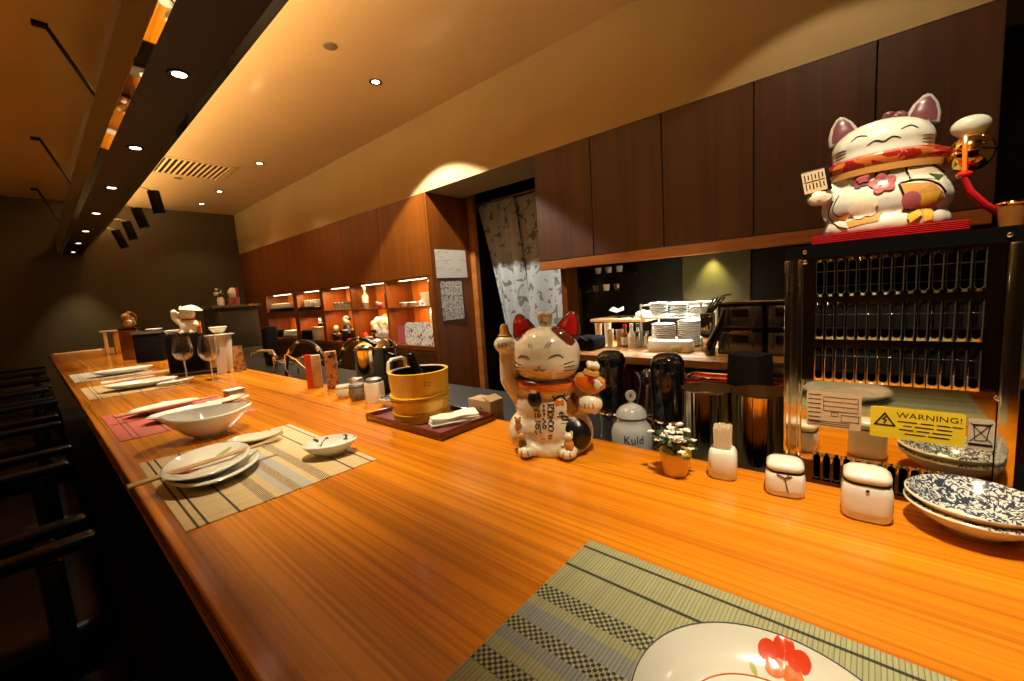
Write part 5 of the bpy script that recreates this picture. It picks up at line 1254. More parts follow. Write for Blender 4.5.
# sign board held by the left paw
Tg = Matrix.Translation((-0.092, -0.058, 0.098)) @ Euler((0.0, -0.16, 0.25)).to_matrix().to_4x4()
mb = MB(Tg); mb.box((0, 0, 0), (0.040, 0.006, 0.040), M['ink'], bev=.001); g = mb.out('sign_board', parent=t)
mb = MB(Tg); mb.box((-.003, -.0034, 0), (0.033, 0.001, 0.036), M['tan_label']); mb.out('sign_paper', parent=g)
mb = MB(Tg @ Matrix.Translation((0, -.0042, 0)))
for row in (0.009, -0.007):
    for k in range(6): mb.box((-.0155 + k * .005, 0, row), (0.0016, 0.0006, 0.011 - 0.003 * (k % 2)), M['ink'])
mb.box((-.003, 0, .0012), (0.030, .0006, .0012), M['ink']); mb.out('sign_strokes', parent=g)
# gold bell and red tassel hanging from the raised paw
mb = MB(); mb.ell((0.093, -0.034, 0.104), (0.026, 0.026, 0.028), M['gold']); b_ = mb.out('gold_bell', parent=t)
mb = MB(); mb.tube([(0.093 + .0262 * math.cos(a), -0.034 + .0262 * math.sin(a), 0.104) for a in [2 * PI * k / 30 for k in range(30)]], 0.0022, M['gold'], seg=6, closed=True); mb.out('bell_band', parent=b_)
mb = MB(); mb.tube([(0.085, -0.050, 0.128), (0.083, -0.062, 0.104), (0.084, -0.060, 0.072)], 0.0028, M['orange'], seg=8); mb.out('cord', parent=t)
mb = MB(); mb.ell((0.084, -0.060, 0.070), (0.009, 0.009, 0.006), M['red'])
for k in range(9):
    a = (k - 4) * .0018; mb.tube([(0.084, -0.060 + a * .5, 0.066), (0.090, -0.064 + a, 0.044), (0.104, -0.066 + a * 1.6, 0.022 + .001 * (k % 3)), (0.120, -0.066 + a * 2, 0.006 + .001 * (k % 2))], [.003, .0036, .0034, .002], M['red_cloth'], seg=6)
mb.out('tassel', parent=t)
t = thing('amber_glass', 'small dark ribbed glass at the right end of the appliance top', 'glass', (0.828, -0.1215 - 0.012, 1.1112))
mb = MB(); mb.lathe([(0, 0), (0.011, 0), (0.014, 0.03), (0.0125, 0.03), (0.010, 0.004), (0, 0.004)], m=M['brown'], seg=16); mb.out('cup', parent=t)
mb = MB(); mb.lathe([(.0142, .027), (.0152, .029), (.0142, .031)], m=M['gold'], seg=16); mb.out('rim', parent=t)

# ================================================================== SMALL THINGS ALONG THE COUNTER'S REAR EDGE, RIGHT
t = thing('potted_plant', 'little ochre pot of white flowers beside the toothpick holder', 'plant', (0.672, 0.241, Z0))
mb = MB(); mb.lathe([(0, 0), (0.0165, 0), (0.019, 0.004), (0.0235, 0.030), (0.0255, 0.034), (0.0255, 0.041), (0.0225, 0.041), (0.020, 0.034), (0, 0.033)], m=M['terracotta'], seg=32); mb.out('pot', parent=t)
mb = MB()
rnd = random.Random(5)
for k in range(26):
    a = rnd.uniform(0, 2 * PI); r = rnd.uniform(.006, .040); z = .055 + rnd.uniform(-.006, .030) - r * .3
    mb.tube([(0, 0, .034), (r * .4 * math.cos(a), r * .4 * math.sin(a), .050), (r * math.cos(a), r * math.sin(a), z)], .0007, M['green'], seg=5)
    for j in range(2):
        aa = a + rnd.uniform(-.8, .8); mb.ell((r * .8 * math.cos(aa), r * .8 * math.sin(aa), z - .004), (.006, .003, .0015), M['green'], rot=(rnd.uniform(-.6, .6), rnd.uniform(-.6, .6), aa), u=8, v=6)
mb.out('foliage', parent=t)
mb = MB()
for k in range(34):
    a = rnd.uniform(0, 2 * PI); r = rnd.uniform(.004, .041); z = .066 + rnd.uniform(-.008, .024) - r * .35
    for j in range(4): mb.ell((r * math.cos(a) + .0032 * math.cos(j * 1.57 + a), r * math.sin(a) + .0032 * math.sin(j * 1.57 + a), z), (.0034, .0034, .0016), M['white'], rot=(rnd.uniform(-.5, .5), rnd.uniform(-.5, .5), 0), u=8, v=5)
mb.out('white_flowers', parent=t)
t = thing('toothpick_holder', 'white square ceramic holder packed with toothpicks', 'holder', (0.706, 0.176, Z0), 0.12)
sq = lambda w, r: rrect(w, w, r, 4)
def sqloft(mb, secs, m, cap=True):
    rings = []
    for w, r, z in secs: rings.append([mb.bm.verts.new((x, y, z)) for x, y in sq(w, r)])
    fs = []
    for a, b in zip(rings, rings[1:]):
        n = len(a)
        for k in range(n): fs.append(mb.bm.faces.new((a[k], a[(k + 1) % n], b[(k + 1) % n], b[k])))
    fs.append(mb.bm.faces.new(rings[0][::-1]))
    if cap: fs.append(mb.bm.faces.new(rings[-1]))
    mb._fin([v for r_ in rings for v in r_], fs, m)
mb = MB(); sqloft(mb, [(.036, .010, 0), (.041, .011, .004), (.042, .012, .030), (.040, .012, .042), (.034, .011, .048), (.029, .010, .049), (.026, .009, .046)], M['white']); mb.out('holder_body', parent=t, smooth=50)
mb = MB()
for i in range(9):
    for j in range(9):
        x, y = -.0108 + i * .0027, -.0108 + j * .0027
        mb.tube([(x, y, .040), (x * 1.06, y * 1.06, .0805 + rnd.uniform(0, .006))], .00125, M['cream'], seg=6)
tp_ = mb.out('toothpicks', parent=t); tp_['kind'] = 'stuff'
def square_jar(label, loc, w, h, lh, rz, cord=False, dot=False):
    t = thing('condiment_jar', label, 'jar', loc, rz, 'white square condiment jars')
    mb = MB(); sqloft(mb, [(w * .86, w * .24, 0), (w * .97, w * .26, h * .08), (w, w * .27, h * .3), (w, w * .27, h * .72), (w * .93, w * .27, h * .93), (w * .84, w * .26, h)], M['white']); mb.out('jar_body', parent=t, smooth=50)
    mb = MB(); sqloft(mb, [(w * .86, w * .26, h + .0002), (w * .94, w * .28, h + lh * .25), (w * .93, w * .28, h + lh * .6), (w * .75, w * .24, h + lh * .92), (w * .45, w * .15, h + lh)], M['white']); mb.out('lid', parent=t, smooth=50)
    mb = MB(); pts = [(x, y, h * .985) for x, y in rrect(w * .9, w * .9, w * .27, 4)]; mb.tube(pts, .0012, M['ink'], seg=5, closed=True); mb.out('dark_seam', parent=t)
    if cord:
        mb = MB(); mb.tube([(-w * .46, -.004, h * .93), (-w * .505, 0, h * .78), (-w * .508, -.002, h * .45), (-w * .50, -.004, h * .25)], .0009, M['brown'], seg=6)
        mb.tube([(-w * .48, .010, h * .92), (-w * .512, 0, h * .83), (-w * .48, -.008, h * .9)], .0009, M['ink'], seg=6); mb.out('cord', parent=t)
    if dot: mb = MB(); mb.ell((-w * .5, 0, h * .86), (.0012, .002, .0018), M['ink'], u=8, v=6); mb.out('spoon_hole', parent=t)
square_jar('low white square jar with lid and a brown cord, left of the taller jar', (0.699, 0.090, Z0), .050, .037, .0135, 0.15, cord=True)
square_jar('taller white square jar with lid in front of the warning label', (0.682, -0.002, Z0), .052, .050, .0135, 0.05, dot=True)
bw = (0.705, -0.100, Z0)
dish('sauce_bowl', 'lower bowl of the nested pair with dark blue printed rim', 'bowl', bw, 0.062, 0.030, M['cream'], foot=0.42, pw=1.5, inner=M['blue_print'])
dish('sauce_bowl', 'upper bowl of the nested pair at the right frame edge', 'bowl', (bw[0], bw[1], Z0 + 0.0105), 0.0615, 0.030, M['cream'], foot=0.42, pw=1.5, inner=M['blue_print'])

# things on the ledge just behind the counter
def dispenser(label, loc):
    t = thing('drink_dispenser', label, 'dispenser', loc, 0, 'black domed dispensers')
    mb = MB(); mb.lathe([(0, .064), (.0350, .064), (.0378, .068), (.0378, .19), (.0364, .207), (.0308, .219), (.0196, .226), (0, .228)], m=M['black_gloss'], seg=40); mb.out('black_hood', parent=t)
    mb = MB(); mb.lathe([(.0322, 0), (.0329, .003), (.0329, .062), (.0308, .062), (.0308, .004), (0, .004)], m=M['grey_glass'], seg=32); mb.out('glass_cup', parent=t)
    mb = MB(); mb.lathe([(0, 0), (.0345, 0), (.0345, .002), (0, .002)], m=M['chrome'], seg=32); mb.out('base_disc', parent=t)
    mb = MB(); mb.lathe([(0.0545, .068), (.0388, .071), (.0381, .074)], m=M['chrome'], seg=40); mb.out('hood_ring', parent=t)
dispenser('black domed dispenser half hidden behind the counter cat', (0.950, 0.498, LZ))
dispenser('black domed dispenser between the glass jar and the steel buckets', (0.950, 0.354, LZ))
t = thing('glass_jar', 'grey glass lidded jar lettered Kuld between the two black dispensers', 'jar', (0.866, 0.408, LZ))
t.scale = (0.88, 0.88, 0.96)
mb = MB(); mb.lathe([(0, 0), (.048, 0), (.052, .006), (.052, .062), (.046, .076), (.040, .082), (.037, .088), (.037, .096), (.035, .096), (.035, .086), (.046, .070), (.049, .06), (.049, .006), (0, .004)], m=M['frosted'], seg=40); mb.out('jar_glass', parent=t)
mb = MB(); mb.lathe([(.0365, .0965), (.040, .098), (.036, .110), (.026, .120), (.014, .125), (.007, .127), (.006, .131), (0, .131)], m=M['frosted'], seg=36); ld = mb.out('glass_lid', parent=t)
mb = MB(Matrix.Rotation(-0.9, 4, 'Z')); mb.lathe([(0, -.003), (.013, -.003), (.014, 0), (.013, .003), (0, .003)], m=M['frosted'], seg=24, rot=(PI / 2, 0, 0), c=(0, 0, .146)); mb.out('medallion_knob', parent=ld)
mb = MB(Matrix.Rotation(-0.98, 4, 'Z') @ Matrix.Translation((0, -.0045, .146)) @ Matrix.Rotation(PI / 2, 4, 'X')); put_text(mb, 'R', .016, Matrix(), M['ink']); mb.out('emblem_letter', parent=ld)
def wrap_text(mb, body, size, r, z, az, m):
    bm = text_bm(body, size); bmesh.ops.subdivide_edges(bm, edges=bm.edges[:], cuts=1)
    nv = {v: mb.bm.verts.new((r * math.cos(az + v.co.x / r), r * math.sin(az + v.co.x / r), z + v.co.y)) for v in bm.verts}
    fs = [mb.bm.faces.new([nv[v] for v in f.verts]) for f in bm.faces]; bm.free(); mb._fin(list(nv.values()), fs, m)
mb = MB(); wrap_text(mb, 'Kuld', .027, .0528, .052, -2.62, M['ink']); wrap_text(mb, 'BEERS', .010, .0528, .034, -2.62, M['ink'])
mb.tube([(.0526 * math.cos(-2.62 + a), .0526 * math.sin(-2.62 + a), .018 + .008 * math.cos(a * 3.5)) for a in [-.45 + k * .09 for k in range(11)]], .0008, M['ink'], seg=5); mb.out('lettering', parent=t)
t = thing('crumpled_bag', 'crumpled clear plastic bag behind the Kuld jar', 'bag', (1.010, 0.425, LZ))
mb = MB(); mb.lathe([(0, 0), (.03, 0), (.035, .05), (.028, .10), (.02, .14), (.03, .165), (.012, .15), (0, .15)], m=M['grey_glass'], seg=24, fn=lambda x, y, z, a, r: (x * (1 + .2 * math.sin(a * 5 + z * 90)), y * (1 + .2 * math.cos(a * 4 + z * 70)), z + .006 * math.sin(a * 3))); mb.out('bag_film', parent=t)
def ice_bucket(label, loc, r0, r1, h, rz):
    t = thing('ice_bucket', label, 'bucket', loc, rz, 'polished steel buckets behind the counter')
    mb = MB(); mb.lathe([(0, 0), (r0 * .45, 0.0), (r0 * .72, .006), (r0 * .93, .022), (r0 * 1.03, .046), (r1, h - .003), (r1 + .002, h), (r1 - .001, h)], m=M['bucket_steel'], seg=56); mb.out('bucket_wall', parent=t)
    mb = MB(); mb.lathe([(r1 - .0012, h - .0005), (r0 * .97, .046), (r0 * .86, .026), (r0 * .45, .006), (0, .006)], m=M['inner_steel'], seg=48); mb.out('inner_wall', parent=t)
    mb = MB(); mb.lathe([(r1 * .97, h * .86), (r1 * .995, h * .865), (r1 * .97, h * .87)], m=M['chrome'], seg=48); mb.out('rolled_bead', parent=t)
ice_bucket('polished steel ice bucket left, behind the toothpick holder', (0.905, 0.252, LZ), .0525, .053, .166, 0.0)
ice_bucket('polished steel ice bucket right, against the mirror appliance', (0.876, 0.152, LZ), .0475, .049, .176, 0.0)
t = thing('black_bin', 'black tapered open box rising behind the right steel bucket', 'bin', (1.02, 0.198, LZ), -0.35)
mb = MB(); sec = [(.070, .008, 0), (.075, .008, .10), (.066, .008, .222)]; sqloft(mb, sec, M['black_matte']); mb.out('bin_body', parent=t, smooth=50)
mb = MB(); mb.box((-.034, 0, .16), (.003, .04, .09), M['black'], bev=.001, rot=(0, .07, 0)); mb.out('front_pad', parent=t)
t = thing('red_tray', 'red plastic tray standing behind the steel buckets', 'tray', (1.125, 0.23, LZ))
mb = MB(); mb.box((0, 0, .0695), (.07, .26, .139), M['red'], bev=.008); mb.out('tray_body', parent=t)
mb = MB(); mb.tube([(x, y, .141) for x, y in rrect(.07, .262, .01)], .003, M['chrome'], seg=6, closed=True); mb.out('wire_rim', parent=t)
t = thing('clear_box', 'clear plastic box on the red tray right of the black bin', 'box', (1.125, 0.155, LZ + 0.1445))
mb = MB(); mb.box((0, 0, .016), (.06, .09, .032), M['grey_glass'], bev=.003); mb.out('box_body', parent=t)
mb = MB(); mb.box((0, 0, .034), (.064, .094, .004), M['grey_glass'], bev=.001); mb.out('box_lid', parent=t)

# ================================================================== REAR KITCHEN
RZ = 0.735
t = thing('rear_counter', 'orange wood worktop under the wall cabinets on the far side of the kitchen', 'counter', (2.2, 0.45, 0))
mb = MB(); mb.box((0, 0, RZ - .0175), (0.79, 1.78, .035), M['rear_counter'], bev=.003); mb.out('counter_top', parent=t, smooth=0)
mb = MB(); mb.box((0.06, 0, .34), (0.66, 1.74, .68), M['cabinet_dark']); mb.out('counter_body', parent=t, smooth=0)
for k in range(4):
    mb = MB(); mb.box((-0.28, -.65 + k * .434, .37), (.02, .42, .56), M['cabinet'], bev=.003); mb.out('cabinet_door', parent=t, smooth=0)
# dish rack with plates
t = thing('dish_rack', 'white two tier metal rack of plates on the rear worktop', 'rack', (2.22, 0.765, RZ))
RW, RD, RH = .30, .24, .22
mb = MB()
for sx in (-1, 1):
    for sy in (-1, 1): mb.tube([(sx * RD / 2, sy * RW / 2, 0), (sx * RD / 2, sy * RW / 2, RH + .01)], .005, M['paper'], seg=8)
mb.out('rack_posts', parent=t)
for z in (.155, RH):
    mb = MB(); mb.tube([(-RD / 2, -RW / 2, z), (RD / 2, -RW / 2, z), (RD / 2, RW / 2, z), (-RD / 2, RW / 2, z)], .004, M['paper'], seg=8, closed=True)
    if z < .2:
        for k in range(9): mb.tube([(-RD / 2, -RW / 2 + (k + .5) * RW / 9, z), (RD / 2, -RW / 2 + (k + .5) * RW / 9, z)], .0025, M['paper'], seg=6)
    mb.out('wire_shelf', parent=t)
def plate_stack(x, y, z, n, r, lab, dz=.010, m=None):
    nm = ['bottom', 'second', 'third', 'fourth', 'fifth', 'sixth', 'seventh', 'eighth', 'ninth', 'tenth', 'eleventh', 'twelfth']
    first = None
    for k in range(n):
        L_ = '%s plate from below in the %s' % (nm[k] if k < n - 1 else 'topmost', lab)
        if first is None:
            first = dish('stacked_plate', L_, 'plate', (x, y, z), r, .014, m or M['white'], foot=.6, pw=1.6, seg=32, group='plates in the ' + lab); first.location.z = z
        else: dup(first, (x + rnd.uniform(-.002, .002), y + rnd.uniform(-.002, .002), z + k * dz), None, L_)
plate_stack(2.20, .835, RZ + .0002, 11, .062, 'left pile under the white rack')
plate_stack(2.22, .700, RZ + .0002, 12, .068, 'right pile under the white rack', .0105)
plate_stack(2.20, .860, RZ + .1585, 6, .048, 'left pile on the rack top', .011)
plate_stack(2.22, .760, RZ + .1585, 5, .047, 'middle pile on the rack top', .011)
plate_stack(2.22, .665, RZ + .1585, 4, .044, 'right pile on the rack top', .010)
mb = MB(); mb.box((0, 0, .027), (.075, .20, .054), M['paper'], bev=.006)
tag(mb.out('white_tub', loc=(2.02, .735, RZ)), 'white translucent tub in front of the plate rack', 'tub')
mb = MB(); mb.ell((0, 0, 0), (.006, .03, .012), M['lime']); o = mb.out('green_sticker', loc=(-.0375, -.04, .02)); o.parent = [q for q in bpy.data.objects if q.name == 'white_tub'][0]
t = thing('cutlery_stand', 'shiny steel upright stand at the right of the plate rack', 'stand', (2.08, .580, RZ))
mb = MB(); mb.box((0, 0, .09), (.05, .055, .18), M['chrome'], bev=.004); mb.out('stand_body', parent=t)
for k in range(4):
    mb = MB(); mb.tube([(.0 + k * .012 - .02, -.005 * k, .18), (.02 + k * .012 - .02, -.012 * k - .03, .25)], .0045, M['black'], seg=6); mb.out('utensil_handle', parent=t)
mb = MB(); mb.tube([(0, 0, .04), (0, -.04, .13), (.01, -.055, .20)], [.022, .016, .007], M['black_gloss'], seg=14); mb.tube([(0, 0, 0), (0, 0, .04)], [.021, .022], M['black_gloss'], seg=14)
tag(mb.out('dark_bottle', loc=(1.95, .535, RZ)), 'black leaning bottle beside the steel stand', 'bottle')
def drawer_box(label, y, z, w, x=2.13, h=.112):
    t = thing('drawer_box', label, 'drawer box', (x, y, z), 0, 'smoky plastic drawer boxes')
    mb = MB()
    for a, b in (((0, w / 2 - .004, h / 2), (.26, .006, h)), ((0, -w / 2 + .004, h / 2), (.26, .006, h)), ((0, 0, h - .003), (.26, w - .004, .006)), ((0, 0, .003), (.26, w - .004, .006)), ((.127, 0, h / 2), (.006, w - .004, h))): mb.box(a, b, M['black'])
    mb.out('case', parent=t, smooth=0)
    mb = MB(); mb.box((-.128, 0, h / 2 - .003), (.006, w - .018, h - .022), M['smoke'], bev=.002); d = mb.out('drawer', parent=t)
    mb = MB(); mb.box((-.134, 0, h * .62), (.008, w * .34, h * .32), M['black'], bev=.003); mb.out('drawer_pull', parent=d)
    for s_ in (-1, 1):
        mb = MB(); mb.box((-.1315, s_ * w * .26, h / 2), (.002, .006, h - .03), M['grey_glass']); mb.out('rib', parent=d)
    mb = MB()
    for k in range(4): mb.tube([(-.10, -w * .36 + k * w * .1, .012 + .006 * k), (-.05, -w * .1 + k * w * .14, .02 + .01 * k), (.02, w * .3, .015 + .008 * k)], .004, M['chrome'], seg=6)
    mb.out('cutlery', parent=d)
for (y, z, w, lab) in ((.425, RZ, .182, 'lower left smoky drawer box with a brass strip'), (.425, RZ + .1125, .182, 'upper left smoky drawer box'), (.275, RZ, .110, 'lower right smoky drawer box beside the steel post'), (.275, RZ + .1125, .110, 'upper right smoky drawer box beside the steel post')):
    drawer_box(lab, y, z, w)
mb = MB(); mb.box((0, 0, 0), (.004, .10, .012), M['gold'], bev=.001); o = mb.out('brass_strip', loc=(-.137, 0, .100)); o.parent = [q for q in bpy.data.objects if q.get('label', '').startswith('lower left smoky')][0]
mb = MB(); mb.tube([(-.12, .2, .004), (-.12, -.12, .004)], .004, M['chrome'], seg=6); mb.tube([(-.12, .2, .004), (-.12, .2, .035), (-.12, .16, .04)], .004, M['chrome'], seg=6)
tag(mb.out('chrome_bar', loc=(2.13, .30, RZ + .2252)), 'thin chrome bar lying on top of the smoky drawer boxes', 'bar')
# cups and bottles at the left end
def cup(name, label, x, y, r, h, m, z=RZ, g='cups at the left end of the rear worktop', lid=None):
    t = thing(name, label, 'cup', (x, y, z), 0, g)
    mb = MB(); mb.lathe([(0, 0), (r * .76, 0), (r * .78, .003), (r, h), (r * .95, h), (r * .74, .005), (0, .005)], m=m, seg=24); mb.out('cup_body', parent=t)
    mb = MB(); mb.lathe([(r * .99, h - .002), (r * 1.06, h), (r * 1.04, h + .004), (r * .96, h + .004)], m=lid or m, seg=24); mb.out('rim', parent=t)
cup('paper_cup', 'tall beige paper cup at the left of the rear worktop', 2.10, 1.100, .022, .092, M['cream'])
cup('paper_cup', 'tall tan paper cup right of the beige one', 2.11, 1.045, .022, .090, M['tan_label'])
cup('paper_cup', 'short pink white cup farthest left behind the black bag', 2.20, 1.225, .021, .115, M['tan_label'])
cup('paper_cup', 'pale short cup second from the left behind the black bag', 2.20, 1.165, .021, .118, M['cream'])
for k, (x, y) in enumerate(((2.08, .925), (2.10, .895))):
    cup('glass_tumbler', ['left', 'right'][k] + ' frosted glass tumbler beside the plate rack', x, y, .017, .085, M['grey_glass'], g='frosted tumblers')
def bottle(label, x, y, h, m, capm, g='small bottles on the rear worktop'):
    t = thing('sauce_bottle', label, 'bottle', (x, y, RZ), 0, g)
    mb = MB(); mb.lathe([(0, 0), (.020, 0), (.021, .004), (.021, h * .5), (.009, h * .68), (.008, h * .85), (0, h * .85)], m=m, seg=20); mb.out('bottle_body', parent=t)
    mb = MB(); mb.lathe([(.010, h * .83), (.0105, h * .98), (0, h)], m=capm, seg=16); mb.out('cap', parent=t)
    mb = MB(); mb.lathe([(.0212, h * .1), (.0216, h * .12), (.0216, h * .42), (.0212, h * .44)], m=M['cream'], seg=20); mb.out('paper_label', parent=t)
bottle('dark sauce bottle with red cap left of the white bottles', 2.10, 1.010, .125, M['brown'], M['red'])
bottle('left white sauce bottle with pale cap', 2.10, .972, .130, M['white'], M['cream'])
bottle('right white sauce bottle with green cap', 2.12, .945, .128, M['white'], M['green'])
mb = MB(); mb.box((0, 0, .036), (.16, .13, .072), M['black_matte'], bev=.018, seg=3); mb.tube([(-.08, -.04, .05), (-.085, 0, .075), (-.08, .04, .05)], .006, M['black'], seg=8)
tag(mb.out('black_bag', loc=(1.98, 1.165, RZ)), 'black soft bag lying on the left end of the rear worktop', 'bag')
# lit little shelf
t = thing('wall_shelf', 'small lit wood shelf on the dark rear wall above the cups', 'shelf', (2.45, 1.16, .86))
mb = MB(); mb.box((0, 0, 0), (.29, .36, .018), M['pale_wood'], bev=.002); mb.out('shelf_board', parent=t)
for s_ in (-1, 1):
    mb = MB(); mb.box((.13, s_ * .15, -.03), (.02, .012, .05), M['black']); mb.out('bracket', parent=t)
t = thing('white_bird_dish', 'white leaf shaped dish on a thin stand on the lit wall shelf', 'dish', (2.40, 1.20, .869))
mb = MB(); mb.lathe([(0, 0), (.03, 0), (.005, .006), (.004, .035), (0, .035)], m=M['black'], seg=16); mb.out('stand', parent=t)
mb = MB(); mb.grid(lambda u, v: ((u - .5) * .03, (v - .5) * .10 * (1 - .3 * u), .036 + .03 * abs(v - .5) + .02 * u), 6, 12, M['white'], thick=.004); mb.out('leaf_dish', parent=t)
mb = MB(); mb.ell((0, 0, .022), (.05, .048, .022), M['cream']); 
for k in range(7): mb.tube([(.048 * math.cos(k), .046 * math.sin(k), .022), (0, 0, .046)], .004, M['tan'], seg=6)
tag(mb.out('bread_bun', loc=(2.40, 1.03, .8692)), 'round scored bun at the right end of the lit wall shelf', 'bread')
mb = MB(); mb.tube([(0, 0, .004), (0.02, .04, .010), (0, .10, .006)], .006, M['black'], seg=8); tag(mb.out('black_tongs', loc=(2.37, 1.08, .8692)), 'black tongs lying on the lit wall shelf', 'tongs')
# upper shelves, dim
for z, y, lab in ((1.04, 1.30, 'lower dim glass shelf of glassware high in the left rear corner'), (1.15, 1.28, 'upper dim glass shelf of glassware high in the left rear corner')):
    t = thing('glass_shelf', lab, 'shelf', (2.50, y, z), 0, 'dim glass shelves in the rear corner')
    mb = MB(); mb.box((0, 0, 0), (.18, .26, .006), M['grey_glass']); mb.out('shelf_board', parent=t)
    mb = MB(); mb.box((.095, 0, -.01), (.01, .26, .02), M['black']); mb.out('bracket', parent=t)
    nm_ = ['left', 'middle', 'right']
    for k in range(3):
        cup('white_cup', '%s white cup on the %s dim glass shelf' % (nm_[k], lab.split()[0]), 2.47, y + .08 - k * .075, .022, .035, M['white' if (k + z * 100) % 2 > .5 else 'grey_glass'], z + .0032, 'cups on the dim glass shelves')
t = thing('pastry_brush', 'pale yellow brush standing at the left end of the rear worktop', 'brush', (1.93, 1.235, RZ))
mb = MB(); mb.tube([(0, 0, 0), (0, 0, .14)], [.012, .009], M['black'], seg=10); mb.out('holder', parent=t)
mb = MB(); mb.box((0, 0, .17), (.014, .036, .055), M['cream'], taper=.8); mb.out('bristles', parent=t)
mb = MB(); mb.box((0, 0, .205), (.012, .022, .018), M['tan'], bev=.002); mb.out('brush_tip', parent=t)

# ================================================================== THINGS IN THE DISPLAY NICHES
def ny(y): return y
SB, SM_, SF = 0.6402, 1.0022, 1.0202   # niche floors: bottom row, upper row near, upper row far
NX = 2.42
def sake(label, y, x=NX, z=SM_, m=None, lm=None):
    t = thing('sake_bottle', label, 'bottle', (x, y, z), 0, 'sake bottles in the fourth niche')
    mb = MB(); mb.lathe([(0, 0), (.030, 0), (.032, .004), (.032, .115), (.024, .145), (.012, .165), (.0115, .20), (0, .20)], m=m or M['black_gloss'], seg=24); mb.out('bottle_body', parent=t)
    mb = MB(); mb.lathe([(.0125, .19), (.013, .215), (0, .218)], m=M['cream'], seg=16); mb.out('cap', parent=t)
    mb = MB(); mb.lathe([(.0325, .06), (.0329, .062), (.0329, .125), (.030, .13)], m=lm or M['cream'], seg=24); mb.out('paper_label', parent=t)
sake('left sake bottle with cream label in the upper niche', 4.11, x=2.37, m=M['granite'])
sake('right black bottle in the upper niche behind a pink object', 3.765, x=2.43, lm=M['black'])
mb = MB(); mb.ell((0, 0, .030), (.035, .05, .030), M['pink']); mb.ell((-.01, .02, .052), (.02, .028, .016), M['pink']); tag(mb.out('pink_pouch', loc=(2.345, 3.80, SM_ + .0005)), 'pink pouch before the black bottle in the upper niche', 'pouch')
mb = MB(); mb.box((0, 0, .105), (.05, .05, .21), M['black'], bev=.003); mb.box((-.026, 0, .10), (.002, .012, .19), M['chrome']); tag(mb.out('black_case', loc=(2.40, 3.645, SM_)), 'tall black case at the right end of the fourth upper niche', 'case')
for k in range(5): cup('patterned_cup', '%s dark patterned cup in the third upper niche' % ['leftmost', 'second', 'middle', 'fourth', 'rightmost'][k], 2.36, 4.735 - k * .08, .033, .062, M['cup_print'], SM_ + .0005, 'patterned cups in the third niche')
t = thing('black_tray', 'black tray of white cups in the second upper niche', 'tray', (2.40, 5.360, SF)); mb = MB(); mb.box((0, 0, .02), (.20, .58, .04), M['black'], bev=.004); mb.out('tray_body', parent=t)
mb = MB(); mb.box((0, 0, .0425), (.18, .56, .004), M['black_matte']); mb.out('tray_liner', parent=t)
for k in range(7): cup('white_cup', '%s white cup from the left on the black tray in the second upper niche' % ['first', 'second', 'third', 'fourth', 'fifth', 'sixth', 'seventh'][k], 2.38, 5.58 - k * .073, .033, .05, M['white'], SF + .0447, 'white cups on the black tray')
def cloth_pile(label, x, y, z, w, d, n, m, base=None):
    t = thing('cloth_stack', label, 'cloth', (x, y, z))
    if base: mb = MB(); mb.box((0, 0, .022), (d, w, .044), base, bev=.004); mb.out('black_base', parent=t)
    for k in range(n):
        mb = MB(); mb.box((0, .01 * math.sin(k * 2), (.0445 if base else 0) + .011 + k * .0225), (d * .9, w * (.92 - .05 * k), .022), m, bev=.0095, seg=3); mb.out('folded_cloth', parent=t)
cloth_pile('white folded cloths on a black base in the leftmost upper niche', 2.40, 6.255, SF, .80, .2, 3, M['white_cloth'], M['black'])
cloth_pile('white folded cloths in the leftmost lower niche', 2.37, 6.06, SB, .40, .16, 3, M['white_cloth'], M['granite'])
mb = MB(); mb.box((0, 0, .055), (.18, .36, .11), M['black_matte'], bev=.006); tag(mb.out('black_tray_box', loc=(NX + .03, 6.45, SB)), 'flat black box in the leftmost lower niche', 'box')
mb = MB(); mb.box((0, 0, .06), (.16, .28, .12), M['black_matte'], bev=.006); tag(mb.out('dark_box', loc=(2.39, 5.52, SB)), 'dark box at the left of the second lower niche', 'box')
t = thing('cream_box', 'cream box with a small black and white doll in the second lower niche', 'box', (2.39, 5.23, SB)); mb = MB(); mb.box((0, 0, .075), (.15, .26, .15), M['cream'], bev=.004); mb.out('box_body', parent=t); mb = MB(); mb.box((-.002, 0, .157), (.156, .268, .014), M['cream'], bev=.003); mb.out('box_lid', parent=t)
def doll(label, x, y, z, s, c1, c2):
    t = thing('doll_figurine', label, 'figurine', (x, y, z), -PI / 2, 'dark dolls in the lower niches')
    mb = MB(); mb.lathe([(0, 0), (.04 * s, 0), (.045 * s, .02 * s), (.03 * s, .08 * s), (.018 * s, .10 * s), (0, .105 * s)], m=c1, seg=20); mb.caps([(.02 * s, 0, .08 * s), (.05 * s, -.02 * s, .05 * s)], [.012 * s, .01 * s], c1); mb.caps([(-.02 * s, 0, .08 * s), (-.05 * s, -.02 * s, .06 * s)], [.012 * s, .01 * s], c1); mb.out('robe', parent=t)
    mb = MB(); mb.ell((0, -.003 * s, .125 * s), (.026 * s, .024 * s, .027 * s), M['white']); mb.out('head', parent=t)
    mb = MB(); mb.ell((0, .004 * s, .136 * s), (.028 * s, .025 * s, .022 * s), c2); mb.out('hair', parent=t)
    mb = MB(); mb.tube([(.03 * s * math.cos(a), .03 * s * math.sin(a), .07 * s) for a in [2 * PI * k / 20 for k in range(20)]], .006 * s, M['white'], seg=6, closed=True); mb.out('sash', parent=t)
doll('small black and white doll on the cream box in the second lower niche', 2.385, 5.25, SB + .164, .70, M['black'], M['black'])
doll('left black and white doll in the third lower niche', 2.37, 4.83, SB, 1.15, M['ink'], M['white'])
